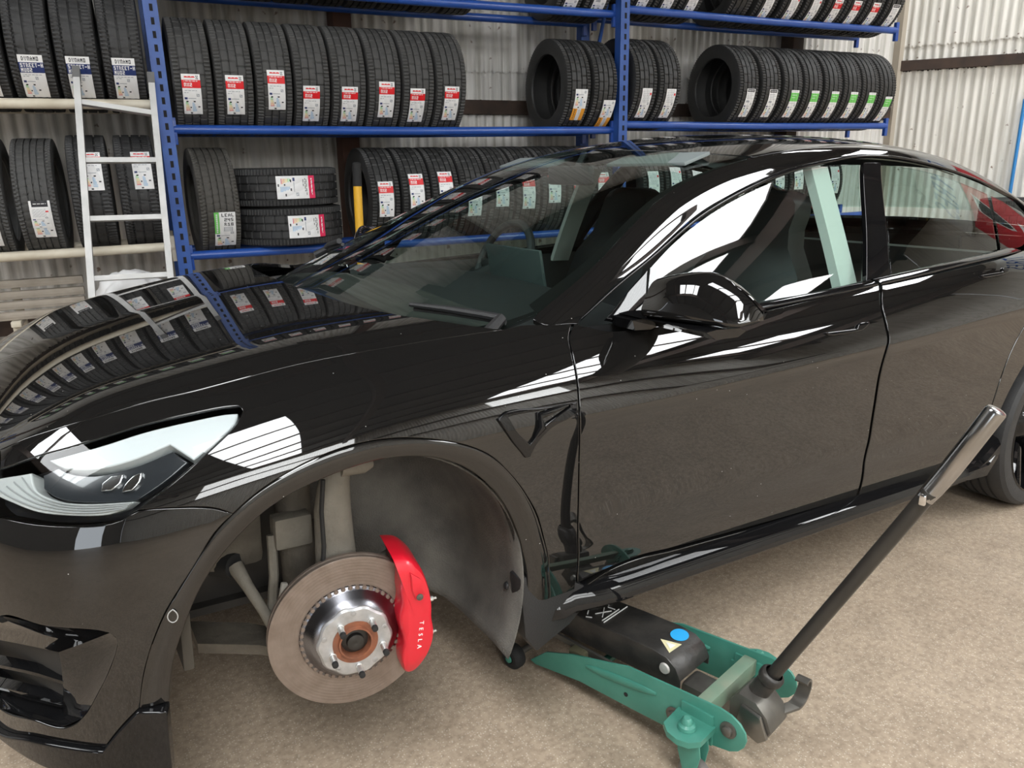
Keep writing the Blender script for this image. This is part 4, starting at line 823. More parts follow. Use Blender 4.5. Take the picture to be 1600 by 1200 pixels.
# ---------------------------------------------------------------- brake, suspension, wheels
M_disc = mat('rusty_brake_disc', (.19, .145, .115), .48, .5, noise=(30, .5, (.27, .22, .185)), bump=(60, .08))
M_hat = mat('bright_steel', (.40, .405, .41), .42, .7, noise=(40, .4, (.58, .58, .585)))
M_hatd = mat('dark_polished_steel', (.24, .24, .26), .27, 1.0)
M_rust = mat('rusty_hub', (.30, .105, .05), .6, .2, noise=(40, .5, (.16, .07, .045)))
M_red = mat('red_caliper_paint', (.62, .006, .022), .4, 0, coat=.6)
M_white = mat('white_print', (.85, .83, .82), .5)
M_cast = mat('dusty_cast_aluminium', (.15, .135, .11), .8, .1, noise=(14, .5, (.25, .23, .19)), bump=(90, .3))  # dusty metal, its colour also darkened for the shade in the wheel well
M_grime = mat('grimy_steel', (.075, .065, .052), .8, .2, noise=(16, .5, (.16, .14, .11)), bump=(70, .3))
M_black = mat('matt_black_rubber', (.012, .012, .012), .75)

dl = R(-9.6); DC = Vector((-.017, -.784, .268)); dn = Vector((math.sin(dl), -math.cos(dl), 0)); du = Vector((math.cos(dl), math.sin(dl), 0)); dv = Vector((0, 0, 1))
def dp(u, v, h): return DC + du * u + dv * v + dn * h
disc = MB().lathe([(.112, -.001), (.113, .0)] + [(.1135 + .0014 * k, .0003 * ((k * 7) % 5 - 2) / 2) for k in range(44)] + [(.1765, 0), (.1775, -.001), (.1775, -.009), (.170, -.010), (.170, -.016), (.1775, -.017), (.1775, -.025), (.1765, -.026), (.112, -.026)], 96, DC, dn, closed=True).build('brake_disc', M_disc, car, ang=40)
MB().lathe([(.113, -.004), (.111, .003), (.106, .005), (.103, .008), (.093, .024), (.084, .034), (.078, .037)], 72, DC, dn).build('disc_carrier', M_hatd, disc, ang=30)
for k in range(44):
    a = 2 * math.pi * k / 44
    if k == 0: tooth = MB().lathe([(.0, .004), (.0042, .0035), (.0056, .001), (.0056, -.006)], 10).mesh('drive_tooth', M_disc)
    o = link('drive_tooth', tooth, disc); o.matrix_local = Matrix.Translation(dp(.1075 * math.cos(a), .1075 * math.sin(a), .003)) @ dn.to_track_quat('Z', 'Y').to_matrix().to_4x4()
# hub face with lobes, rust ring, axle nut and studs
hb = MB(); rings = []
for r0, h in ((.082, .030), (.080, .038), (.076, .042), (.066, .043), (.047, .042)):
    rings.append([dp(r0 * (1 + (.022 * math.cos(10 * 2 * math.pi * j / 90) if r0 > .075 else 0)) * math.cos(2 * math.pi * j / 90), r0 * (1 + (.022 * math.cos(10 * 2 * math.pi * j / 90) if r0 > .075 else 0)) * math.sin(2 * math.pi * j / 90), h) for j in range(90)])
hb.loft(rings)
hub = hb.build('hub_face', M_hat, disc, ang=25)
MB().lathe([(.049, .041), (.049, .0435), (.038, .0435), (.0365, .050), (.033, .050), (.031, .030), (.0, .028)], 48, DC, dn).build('hub_bore', M_rust, disc)
MB().lathe([(.030, .028), (.029, .034), (.019, .036), (.018, .046), (.008, .049), (0, .047)], 24, DC, dn).build('axle_nut', mat('dark_axle_steel', (.06, .058, .055), .4, .8), disc)
st = None
for k in range(5):
    a = R(128) + 2 * math.pi * k / 5
    if st is None: st = MB().lathe([(.0085, 0), (.0085, .003), (.0068, .004), (.0068, .025), (.0055, .027)], 14).mesh('wheel_stud', mat('zinc_stud', (.62, .62, .60), .35, .8)); tip = MB().lathe([(.0055, .027), (.0068, .028), (.0066, .036), (0, .037)], 14).mesh('stud_tip', M_black)
    mt = Matrix.Translation(dp(.0572 * math.cos(a) + .004, .0572 * math.sin(a) - .004, .042)) @ dn.to_track_quat('Z', 'Y').to_matrix().to_4x4()
    o = link('wheel_stud', st, disc); o.matrix_local = mt; o = link('stud_tip', tip, disc); o.matrix_local = mt
    a2 = a + R(36); o = MB().lathe([(.007, 0), (.006, .0025), (.003, .003)], 14).build('casting_boss', M_hat, disc); o.matrix_local = Matrix.Translation(dp(.068 * math.cos(a2), .068 * math.sin(a2), .041)) @ dn.to_track_quat('Z', 'Y').to_matrix().to_4x4()
# caliper
cal2d = [(.084, .183), (.1185, .1793), (.1493, .1448), (.1635, .1005), (.1705, .0521), (.1669, .0288), (.1746, -.0044), (.1715, -.0359), (.1564, -.0728), (.1265, -.1061), (.103, -.1018), (.0979, -.0584), (.1053, -.0128), (.0962, .0135), (.0939, .0452), (.1037, .0737), (.0976, .0985), (.1018, .1353), (.0931, .1675)]
cs = smooth_line(np.array(cal2d + cal2d[:1]), 73)[:-1]; cc = cs.mean(0)
rings = [[dp(*(cc + (p - cc) * k), h) for p in cs] for k, h in ((1.0, -.075), (1.03, -.06), (1.03, -.03), (1.02, .0), (1.015, .030), (.99, .046), (.93, .054), (.75, .0585), (.35, .060), (.02, .060))]
cal = MB().loft(rings, caps=True).build('brake_caliper', M_red, car, ang=40)
m_ = MB(); rr_ = [[dp(u, v, h) for u, v in ((.118, .150), (.140, .132), (.150, .095), (.128, .085), (.120, .11))] for h in (.0575, .0635)]
rr_.append([dp(.131 + (u - .131) * .8, .115 + (v - .115) * .8, .066) for u, v in ((.118, .150), (.140, .132), (.150, .095), (.128, .085), (.120, .11))])
m_.loft(rr_, caps=True).build('caliper_boss', M_red, cal)
MB().lathe([(.008, 0), (.0075, .004), (.004, .006), (0, .006)], 12, dp(.137, .092, .064), dn).build('bleed_plug', M_grime, cal)
for v in (.055, -.028): MB().lathe([(.006, 0), (.006, .012), (.003, .014), (.003, .02), (0, .02)], 10, dp(.168, v, .02), du).build('bleed_nipple', mat('zinc_stud'), cal)
tm = text_mesh('T  E  S  L  A', .0135, .0006); tm.materials.append(M_white)
for ch in range(1): 
    o = link('caliper_lettering', tm, cal)
    X_ = (-dv * .99 - du * .10).normalized(); Z_ = dn; Y_ = Z_.cross(X_); T_ = dp(.139, -.004, .0602)
    o.matrix_local = Matrix(((X_.x, Y_.x, Z_.x, T_.x), (X_.y, Y_.y, Z_.y, T_.y), (X_.z, Y_.z, Z_.z, T_.z), (0, 0, 0, 1)))
MB().box(dp(.105, .04, -.012), (.02, .012, .10), .003, Matrix.Rotation(dl, 3, 'Z')).build('brake_pad', M_grime, cal)
# upright, damper, arms and rods in the wheel well
up = MB(); path = [(-.015, -.70, .30, .055, .05), (-.015, -.70, .37, .048, .040), (-.018, -.70, .45, .044, .034), (-.020, -.70, .53, .041, .030), (-.012, -.69, .58, .036, .028), (.0, -.68, .615, .030, .026), (.008, -.67, .645, .026, .024)]
up.loft([[(x + rx * math.cos(a), y + ry * math.sin(a), z) for a in np.linspace(0, 2 * math.pi, 21)[:-1]] for x, y, z, rx, ry in path], caps=True)
up.build('steering_knuckle', M_cast, car)
MB().tube([(.0, -.70, .622), (.055, -.70, .618), (.075, -.70, .618)], [.022, .020, .010], 12).build('ball_joint', M_cast, car)
MB().tube([(.0, -.67, .64), (-.02, -.55, .66), (.02, -.42, .66)], [.022, .018, .02], 10).build('upper_arm', M_grime, car)
MB().tube([(-.06, -.58, .22), (-.065, -.55, .5), (-.05, -.50, .72)], [.04, .04, .05], 16).build('damper', M_grime, car)
MB().tube([(-.205, -.56, .375), (-.19, -.60, .34), (-.165, -.64, .285), (-.145, -.66, .24), (-.12, -.70, .20)], [.018, .013, .012, .016, .020], 12).build('tie_rod', M_cast, car)
MB().tube([(-.24, -.50, .37), (-.205, -.56, .375)], [.034, .028], 14).build('rack_boot', M_black, car)
MB().loft([[(x, y, z) for y, z in ((yy - .05, zz - .012), (yy - .05, zz + .012), (yy + .05, zz + .016), (yy + .05, zz - .016))] for x, yy, zz in ((-.30, -.52, .20), (-.18, -.58, .19), (-.06, -.68, .175), (.0, -.72, .17))], caps=True).build('lower_arm', M_grime, car)
MB().tube([(.18, -.45, .2), (.05, -.62, .18), (.0, -.70, .17)], [.022, .02, .022], 10).build('lower_link', M_grime, car)
MB().box((-.085, -.60, .455), (.085, .05, .075), .008).build('damper_bracket', M_cast, car)
MB().box((-.20, -.48, .43), (.13, .14, .14), .02).build('subframe_mount', M_grime, car)
MB().tube([(-.13, -.60, .45), (-.135, -.62, .36), (-.15, -.63, .25)], .011, 8).build('drop_link', M_cast, car)
MB().box((-.128, -.655, .325), (.014, .012, .06), .003, Matrix.Rotation(R(12), 3, 'Y')).build('sensor_tag', mat('pale_plastic_clip', (.55, .52, .46), .6), car)
MB().tube([(-.055, -.75, .62), (-.062, -.752, .55), (-.060, -.752, .47), (-.066, -.75, .40), (-.06, -.74, .33)], .005, 8).build('sensor_cable', M_black, car)
MB().tube([(.06, -.70, .36), (.10, -.72, .38), (.115, -.73, .35)], [.024, .03, .022], 10).build('knuckle_lug', M_cast, car)
MB().box((0, -.40, .45), (.86, .04, .50), .01).build('inner_wing', M_dark, car)
MB().box((-.352, -.60, .43), (.02, .40, .26), .004).build('radiator_baffle', mat('dusty_baffle', (.05, .043, .033), .9), car)
MB().lathe([(.0, -.03), (.13, -.03), (.165, -.036), (.165, -.040), (0, -.05)], 32, DC, dn).build('splash_shield', M_grime, car)

def wheel(name, c, sg):
    """20-inch wheel with a low-profile tyre; sg=-1 faces the near side."""
    w = MB(); T = [(.262, -.115), (.275, -.120), (.315, -.117), (.328, -.105), (.334, -.085)]
    for g in (-.055, -.018, .018, .055): T += [(.334, g - .006), (.327, g - .005), (.327, g + .005), (.334, g + .006)]
    T += [(.334, .085), (.328, .105), (.315, .117), (.275, .120), (.262, .115)]
    o = w.lathe(T, 72, c, (0, -sg, 0)).build(name, M_tyre, car, ang=30)
    M_rim = M_gloss; ax = Vector((0, -sg, 0)); s = -1
    MB().lathe([(.262, -.112), (.268, -.118), (.262, -.122), (.255, -.112), (.245, -.07), (.225, .05), (.245, .10), (.262, .115)], 64, c, (0, sg, 0)).build('rim', M_rim, o)
    MB().lathe([(0, -.055), (.03, -.058), (.05, -.050), (.07, -.03), (.07, .03), (0, .03)], 32, c, (0, sg, 0)).build('wheel_centre', M_rim, o)
    for k in range(5):
        for d in (-.16, .16):
            a = 2 * math.pi * k / 5 + .35; a2 = a + d; e0 = Vector((math.cos(a + d * .3), 0, math.sin(a + d * .3))); e1 = Vector((math.cos(a2), 0, math.sin(a2))); t1 = Vector((-math.sin(a2), 0, math.cos(a2)))
            cv = Vector(c); rings = []
            for f in (0, .35, .7, 1.0):
                p = cv + e0 * (.05 * (1 - f)) + e1 * (.05 + .205 * f - .05 * (1 - f) * 0) + Vector((0, -1 if sg > 0 else 1, 0)) * (.05 + .05 * f)
                wd = .016 - .003 * f; dy = Vector((0, 1 if sg > 0 else -1, 0))
                rings.append([p - t1 * wd, p - t1 * wd * .4 - dy * .008, p + t1 * wd * .4 - dy * .008, p + t1 * wd, p + t1 * wd + dy * .03, p - t1 * wd + dy * .03])
            MB().loft(rings, caps=True).build('spoke', M_rim, o)
    return o
M_tyre = mat('tyre_rubber', (.022, .022, .023), .62, noise=(25, .6, (.034, .034, .034)), bump=(140, .12))
M_tyre2 = mat('dusty_car_tyre', (.05, .048, .044), .7, noise=(25, .6, (.075, .07, .064)))
wheel('rear_wheel', (2.875, -.795, .325), 1); wheel('rear_wheel', (2.875, .795, .334), -1); wheel('front_wheel', (0, .795, .30), -1)
# ---------------------------------------------------------------- tyre rack
M_blue = mat('blue_rack_paint', (.014, .062, .30), .38, coat=.25, noise=(7, .5, (.02, .085, .37)))
M_bluep = mat('blue_post_paint', (.018, .065, .27), .45, noise=(9, .5, (.03, .10, .36)))
M_cream = mat('cream_rack_paint', (.56, .50, .39), .55, noise=(11, .5, (.68, .63, .52)))
M_slot = mat('slot_shadow', (.008, .008, .010), .9)
rack = empty('tyre_rack', sh(2.2, 0, 0), RZ_S)
tag(rack, 'tall blue and cream steel tyre rack against the corrugated wall', 'rack')
def rl(s, n, z): return (s - 2.2, n, z)
NF, NB_ = -.205, .205
def upright(s, n, h):
    m_ = MB(); m_.box(rl(s, n, h / 2), (.012, .07, h)); m_.box(rl(s + .030, n - .03, h / 2), (.072, .012, h)) ; m_.box(rl(s + .062, n, h / 2), (.012, .07, h))
    o = m_.build('upright', M_bluep, rack, ang=20)
    if n < 0:
        sl = MB().box((0, 0, 0), (.017, .006, .036)).mesh('slot', M_slot)
        for k in range(int(h / .068)):
            for dx in (.034,):
                q = link('slot', sl, o); q.location = rl(s + dx, n - .0345, .06 + .068 * k)
    return o
for s in (-4.2, -.905, 2.155): upright(s, -.26, 3.05); upright(s, .28, 3.05)
def beam(s0, s1, n, z, m, r=.027):
    o = MB().tube([rl(s0, n, z), rl((s0 + s1) / 2, n, z - .008), rl(s1, n, z)], r, 14).build('beam', m, rack)
    for s in (s0, s1): MB().box(rl(s, n - .005, z - .01), (.035, .03, .15), .004).build('beam_bracket', m, o)
    return o
LV = [.89, 1.612, 2.392]
for z in LV:
    for n in (NF, NB_): beam(-.835, 2.15, n, z, M_blue); beam(2.235, 5.03, n, z + (.04 if z > 1.6 else 0), M_blue)
for z in (.95, 1.745, 2.55):
    for n in (NF, NB_): beam(-4.13, -.915, n, z, M_cream)
for s in (-.905, 2.155):
    MB().tube([rl(s + .03, -.22, .3), rl(s + .03, .26, 1.3)], .014, 8).build('brace', M_bluep, rack); MB().tube([rl(s + .03, -.22, 2.9), rl(s + .03, .26, 1.7)], .014, 8).build('brace', M_bluep, rack)

# ---------------------------------------------------------------- tyres
def tyre_mesh(name, Rr, W, kind, m, segs=288):
    """Hollow tyre, axis along x, with circumferential grooves and cut shoulder blocks."""
    hw = W / 2
    if kind == 'rib': gr = [(-.30, .035), (-.10, .035), (.10, .035), (.30, .035)]
    elif kind == 'sport': gr = [(-.27, .045), (-.03, .05), (.22, .045)]
    else: gr = [(-.33, .03), (-.15, .028), (.0, .028), (.15, .028), (.33, .03)]
    xs = {-.46, .46, -.40, .40}
    for g, w in gr: xs |= {g - w / 2 - .004, g - w / 2, g + w / 2, g + w / 2 + .004}
    for a in np.linspace(-.44, .44, 9):
        if all(abs(a - g) > w / 2 + .02 for g, w in gr): xs.add(float(a))
    xs = sorted(xs); prof = [(-hw * .80, Rr * .675), (-hw * .92, Rr * .69), (-hw * .98, Rr * .76), (-hw * 1.0, Rr * .84), (-hw * .985, Rr * .91), (-hw * .95, Rr * .965)]
    tread0 = len(prof)
    for a in xs:
        crown = Rr - .045 * Rr * max(0, abs(a) - .30) ** 1.5 * 4.5 * .6; dep = .010 if any(abs(a - g) <= w / 2 + 1e-6 for g, w in gr) else 0
        prof.append((a * W, crown - dep))
    tread1 = len(prof); prof += [(-x, r) for x, r in prof[:tread0][::-1]]
    prof += [(hw * .74, Rr * .69), (hw * .80, Rr * .80), (hw * .74, Rr * .90), (0, Rr * .945), (-hw * .74, Rr * .90), (-hw * .80, Rr * .80), (-hw * .74, Rr * .69)]
    n = len(prof); V = []; F = []
    for j in range(segs):
        for i, (x, r) in enumerate(prof):
            u = x / W; slot = 0
            if tread0 <= i < tread1:
                ph = j + (0 if kind == 'rib' else int(round(u * 14)) if kind == 'sport' else int(round(abs(u) * 9)))
                edge = abs(u) > gr[-1][0] + gr[-1][1] / 2 + .002
                if edge and ph % 3 == 0: slot = .007
                elif not edge and kind != 'fine' and ph % 9 == (3 if u > 0 else 7): slot = .0045
                elif not edge and kind == 'fine' and ph % 6 == 0: slot = .004
            a = 2 * math.pi * (j + (slot and .0)) / segs; V.append((x, -(r - slot) * math.cos(a), (r - slot) * math.sin(a)))
    for j in range(segs):
        for i in range(n): F.append((j * n + i, j * n + (i + 1) % n, ((j + 1) % segs) * n + (i + 1) % n, ((j + 1) % segs) * n + i))
    mb = MB(); mb.v, mb.f, mb.m = V, F, [0] * len(F); return mb.mesh(name, m, 30)
M_rub = [mat('tyre_rubber'), mat('tyre_rubber_grey', (.045, .045, .044), .66, noise=(25, .6, (.062, .061, .059)), bump=(140, .12)), mat('tyre_rubber_brownish', (.048, .045, .040), .72, noise=(20, .6, (.072, .067, .058)), bump=(140, .12)), mat('tyre_rubber_deep', (.022, .022, .022), .55, noise=(25, .6, (.032, .032, .031)))]
TY = {k: tyre_mesh('tyre_' + k, *v) for k, v in {
    'a': (.327, .212, 'rib', M_rub[1]), 'b': (.327, .205, 'sport', M_rub[0]), 'c': (.33, .205, 'fine', M_rub[1]), 'd': (.325, .200, 'rib', M_rub[3]), 'e': (.33, .235, 'fine', M_rub[2]), 'f': (.335, .232, 'rib', M_rub[0]), 'g': (.325, .205, 'sport', M_rub[3])}.items()}

# paper labels: a fine grid wrapped on the tread, one colour per cell
FONT = {'D': '110101101101110', 'Y': '101101010010010', 'N': '111101101101101', 'A': '010101111101101', 'M': '101111111101101', 'O': '111101101101111', 'S': '111100111001111', 'T': '111010010010010', 'R': '110101110101101', 'E': '111100110100111', '-': '000000111000000', 'H': '101101111101101', 'U': '101101101101111', '0': '111101101101111', '2': '111001111100111', 'X': '101101010101101', '5': '111100111001111', 'L': '100100100100111', '4': '101101111001001', 'P': '110101110100100', 'C': '111100100100111', 'I': '111010010010111', 'B': '110101110101110', '1': '010110010010111', '8': '111101111101111', '/': '001001010100100', ' ': '000000000000000'}
PAL = [mat('label_white', (.80, .80, .80), .5), mat('label_red', (.70, .012, .018), .45), mat('label_navy', (.018, .035, .14), .45), mat('label_black', (.02, .02, .025), .5), mat('label_grey', (.36, .38, .41), .5), mat('label_green', (.16, .56, .12), .45), mat('label_orange', (.80, .34, .03), .45), mat('label_blue', (.22, .45, .70), .5), mat('label_crimson', (.72, .02, .10), .45), mat('label_yellow', (.75, .62, .12), .5)]
def art(kind):
    Wc, Hc = (34 if kind == 'navy' else 26), 58
    g = np.zeros((Hc, Wc), int)                    # row 0 at the top
    def txt(s, r, c, col, sx=1):
        for ch in s:
            bits = FONT[ch]
            for k in range(15):
                if bits[k] == '1' and r + k // 3 < Hc and c + (k % 3) * sx < Wc: g[r + k // 3, c + (k % 3) * sx:c + (k % 3) * sx + sx] = col
            c += 3 * sx + 1
    def line(r, c0, c1, col=4, dash=True):
        for c in range(c0, c1):
            if not dash or (c * 7 + r * 3) % 5: g[r, c] = col
    def eu(r):                                      # the energy panel
        g[r:r + 3, 2:6] = 2; line(r + 1, 7, 18, 4, False); g[r - 5:r - 1, 19:23] = 4; g[r - 4, 20] = 0; g[r - 3, 21] = 0
        for k, c in enumerate((5, 5, 9, 9, 6, 6, 1)): g[r + 7 + 2 * k:r + 8 + 2 * k, 3:5 + (k + 1) // 2 + 1] = c
        for k in range(7): g[r + 8 + 2 * k:r + 9 + 2 * k, 12:14 + (k + 1) // 2 + 1] = 7
        g[r + 5:r + 7, 4:7] = 3; g[r + 5:r + 7, 14:17] = 3; g[r + 13:r + 15, 20:23] = 3; g[r + 14:r + 16, 9:11] = 3; g[r + 23:r + 25, 9:12] = 3
    if kind == 'navy':
        txt('DYNAMO', 2, 5, 3); g[9:22] = 2; txt('STREET-H', 10, 2, 0); txt('MU02', 16, 2, 0); line(24, 3, 30); line(26, 3, 12); eu(32)
    elif kind in ('red', 'red2'):
        line(3, 3, 18, 1); line(4, 4, 19, 1, False); txt('X', 2, 20, 3); g[8:19] = 1; line(9, 3, 22, 0); txt('NX2' if kind == 'red' else 'SU05', 12, 3, 0); line(22, 2, 20); line(25, 2, 8); eu(32)
    elif kind == 'crimson':
        g[0:10] = 8; line(4, 3, 22, 0); line(5, 3, 20, 0); line(13, 3, 22, 3); line(15, 3, 18, 3); line(18, 3, 12, 3); eu(31)
    elif kind == 'green':
        line(2, 3, 22); g[5:22] = 5; line(9, 4, 20, 0); line(14, 4, 16, 0); line(25, 2, 20); eu(33)
    elif kind == 'greenside':
        g[0:34, 0:6] = 5
        for k in range(3, 31, 3): g[k:k + 2, 2:4] = 0
        txt('LEAL', 2, 9, 3); txt('245', 9, 12, 3); txt('R18', 16, 12, 3); g[23:30, 11:22] = 4; g[24:29:2, 12:21] = 0; eu(36)
    elif kind == 'orange':
        eu(8); g[34:58, 0:10] = 6; g[34:58, 18:26] = 6
        for k in range(36, 56, 4): g[k:k + 2, 4:6] = 3
        for k in range(37, 56, 3): g[k, 11:17] = 4
    elif kind == 'plain':
        g[0:9, 3:23] = 3; g[9:20, 3:23] = 0; line(4, 5, 21, 0); line(14, 4, 22, 3); line(16, 4, 16, 3); line(22, 2, 22); line(25, 2, 9); eu(32)
    elif kind == 'white':
        for r in range(3, 26, 3): line(r, 3, 22, 4)
        g[8:12, 21:25] = 1; eu(31)
    elif kind == 'bar':
        g[1:6, 2:24] = 3; line(3, 4, 22, 0); line(9, 2, 20, 4, False); line(12, 2, 22); line(15, 2, 18); line(18, 3, 22); g[22:26, 4:14] = 4; eu(32)
    return g[::-1]
def label_mesh(kind, Rr, w, h):
    g = art(kind); Hc, Wc = g.shape; V = []; F = []; mi = []; r = Rr + .0025; rnd = random.Random(len(kind))
    for j in range(Hc + 1):
        for i in range(Wc + 1):
            a = (j / Hc - .5) * h / r; rr = r + .003 * abs(math.sin(i * .33 + j * .11)) * .5
            V.append(((i / Wc - .5) * w, -rr * math.cos(a), rr * math.sin(a)))
    for j in range(Hc):
        for i in range(Wc): F.append((j * (Wc + 1) + i, j * (Wc + 1) + i + 1, (j + 1) * (Wc + 1) + i + 1, (j + 1) * (Wc + 1) + i)); mi.append(int(g[j, i]))
    me = bpy.data.meshes.new('label_' + kind); me.from_pydata(V, [], F)
    for p in PAL: me.materials.append(p)
    me.polygons.foreach_set('material_index', mi); me.update(); return me
LBL = {}
def tyre(s, z, kind, label, group, sticker=None, ang=-22, dx=0.0, n=0.0, flat=False, tilt=0.0, wob=0.0, lw=.098, lh=.225, roll=None, lean=0.0):
    o = link('tyre', TY[kind], None)
    if flat: o.matrix_world = Matrix.Translation(sh(s, n, z)) @ Matrix.Rotation(RZ_S, 4, 'Z') @ Matrix.Rotation(R(90), 4, 'Y') @ Matrix.Rotation(roll or 0, 4, 'X')
    else: o.matrix_world = Matrix.Translation(sh(s, n, z)) @ Matrix.Rotation(RZ_S + wob, 4, 'Z') @ Matrix.Rotation(lean, 4, 'Y') @ Matrix.Rotation(roll if roll is not None else random.uniform(0, 6), 4, 'X')
    tag(o, label, 'tyre', group)
    if sticker:
        Rr = {'a': .327, 'b': .327, 'c': .33, 'd': .325, 'e': .33, 'f': .335, 'g': .325}[kind]; key = (sticker, Rr, lw, lh)
        if key not in LBL: LBL[key] = label_mesh(sticker, Rr, lw, lh)
        q = link('paper_label', LBL[key], o)
        world_m = o.matrix_world.copy() if flat else Matrix.Translation(sh(s, n, z)) @ Matrix.Rotation(RZ_S + wob, 4, 'Z') @ Matrix.Rotation(lean, 4, 'Y') @ Matrix.Rotation(R(-ang), 4, 'X')
        if flat: world_m = Matrix.Translation(sh(s, n, z)) @ Matrix.Rotation(RZ_S, 4, 'Z') @ Matrix.Rotation(R(ang), 4, 'Z') @ Matrix.Rotation(R(90), 4, 'Y')
        if tilt: world_m = world_m @ Matrix.Rotation(tilt, 4, 'Y')
        q.matrix_local = o.matrix_world.inverted() @ world_m @ Matrix.Translation((dx, 0, 0))
    return o
bpy.context.view_layer.update()
ORD = ['first', 'second', 'third', 'fourth', 'fifth', 'sixth', 'seventh', 'eighth', 'ninth', 'tenth', 'eleventh', 'twelfth', 'thirteenth']
ZC = .2925                                            # tyre centre above its beams
for k, (s, a) in enumerate(zip([-.706 + .2225 * q for q in range(8)], (-21, -21, -15, -29, -29, -23, -29, -26))):
    tyre(s, LV[1] + ZC + .005, 'a', '%s tyre from the left in the row of eight with red-banded labels' % ORD[k], 'row of eight on the middle blue shelf', 'red', a, dx=-.012 + .010 * (k % 3), wob=0)
for k, s in enumerate((-1.69, -1.473, -1.257, -1.04)):
    tyre(s, 1.745 + ZC, 'b', '%s tyre from the left with a navy label on the upper cream shelf' % ORD[k], 'tyres with navy labels on the upper cream shelf', 'navy', -32, lh=.235, lw=.112, wob=-.02)
tyre(-1.81, .95 + ZC, 'c', 'plain black tyre at the left picture edge on the lower cream shelf', 'tyres on the lower cream shelf', 'plain', -25)
tw = tyre(-1.56, .95 + ZC, 'c', 'tyre with a tilted white card above its label on the lower cream shelf', 'tyres on the lower cream shelf', 'plain', -18, dx=.015, lh=.21, lw=.10, wob=-.03)
card = link('paper_card', label_mesh('white', .33, .09, .11), tw); card.data.materials[4].name; card.matrix_local = tw.matrix_world.inverted() @ Matrix.Translation(sh(-1.56, -.004, .95 + ZC)) @ Matrix.Rotation(RZ_S, 4, 'Z') @ Matrix.Rotation(R(16), 4, 'X') @ Matrix.Rotation(R(-55), 4, 'Y') if False else tw.matrix_world.inverted() @ Matrix.Translation(sh(-1.56, -.006, .95 + ZC)) @ Matrix.Rotation(RZ_S, 4, 'Z') @ Matrix.Rotation(R(16), 4, 'X') @ Matrix.Rotation(R(0), 4, 'Y')
tyre(-1.30, .95 + ZC + .02, 'b', 'red-labelled tyre behind the left stile of the ladder', 'tyres on the lower cream shelf', 'red2', 24, dx=.02, lh=.225)
tyre(-1.06, .95 + ZC + .02, 'b', 'red-labelled tyre behind the right stile of the ladder', 'tyres on the lower cream shelf', 'red2', 24, dx=.03, lh=.225)
tyre(-.66, LV[0] + ZC + .003, 'e', 'brownish tyre with a green-edged label beside the blue upright', None, 'greenside', -27, dx=.02, lh=.23, lw=.12, wob=.05)
tyre(-.198, LV[0] + .03 + .118, 'f', 'lower of two tyres lying flat on the bottom blue shelf', 'pair of tyres lying flat', 'crimson', 9, flat=True, lh=.235, lw=.135)
tyre(-.212, LV[0] + .03 + .118 + .236, 'f', 'upper of two tyres lying flat on the bottom blue shelf', 'pair of tyres lying flat', 'crimson', 3, flat=True, lh=.235, lw=.135)
low = [.36, .57, .775, .98, 1.185, 1.39, 1.595, 1.80, 2.005]
for k, s in enumerate(low):
    tyre(s, LV[0] + ZC, 'd', '%s upright tyre from the flat pair, red label, bottom blue shelf' % ORD[k], 'upright tyres on the bottom blue shelf', 'red', (0, 8, 10, -4, 6, 2, 8, -6, 4)[k], lean=.0, wob=.03)
for k, s in enumerate((2.46, 2.67, 2.88, 3.09, 3.30, 3.51, 3.72, 3.93, 4.14, 4.35)):
    tyre(s, LV[0] + ZC, 'd', '%s tyre right of the middle upright on the bottom shelf, behind the car' % ORD[k], 'tyres on the bottom shelf behind the car', 'white', 4 + (k * 5) % 9)
z2 = LV[1] + .04 + ZC
for k, s in enumerate((1.80, 2.02)):
    tyre(s, LV[1] + ZC + .01, 'd', '%s tyre with an orange label left of the middle upright' % ('left' if k == 0 else 'right'), 'pair of tyres with orange labels', 'orange', -26 if k == 0 else -38, dx=.02 + .02 * k, roll=.3)
for k, s in enumerate((2.365, 2.58)):
    tyre(s, z2, 'd', '%s tyre with a white label just right of the middle upright' % ('left' if k == 0 else 'right'), 'pair of tyres right of the middle upright', 'white', -28, dx=.01, lw=.085)
for k, s in enumerate((3.33, 3.56, 3.79, 4.01, 4.235, 4.455, 4.67, 4.88)):
    st_ = 'bar' if k < 2 else 'green'
    tyre(s, z2, 'd' if k < 2 else 'g', ('%s tyre with a black and white label in the middle-shelf end row' % ('left' if k == 0 else 'right')) if k < 2 else '%s tyre with a green-banded label in the middle-shelf end row' % ORD[k - 2], 'middle-shelf end row', st_, -25 if k < 7 else -30, dx=.02, lw=.082)
zt = LV[2] + ZC
for k, s in enumerate([-.70 + .213 * q for q in range(9)]):
    tyre(s, zt, 'd', '%s tyre from the left on the blue top shelf above the row of eight' % ORD[k], 'tyres on the top shelf above the row of eight', 'red' if k < 6 else 'white', -20 + (k * 7) % 11, roll=.2 * k)
for k in range(11):
    tyre(-1.045 - .218 * k, 2.55 + ZC, 'b', '%s tyre from the right on the top cream shelf, mirrored in the hood' % ORD[k], 'tyres on the top cream shelf', 'green', -18 - (k * 5) % 9, roll=.3 * k)
for k in range(7):
    tyre(-1.91 - .218 * k, 1.745 + ZC, 'b', '%s tyre beyond the left picture edge on the upper cream shelf' % ORD[k], 'upper cream shelf beyond the picture edge', 'navy', -30, lh=.235, lw=.112, roll=.4 * k)
for k, s in enumerate((1.78, 2.0)):
    tyre(s, zt, 'd', '%s top-shelf tyre just left of the middle upright' % ('left' if k == 0 else 'right'), 'top-shelf tyres left of the middle upright', 'bar', -46, dx=.01)
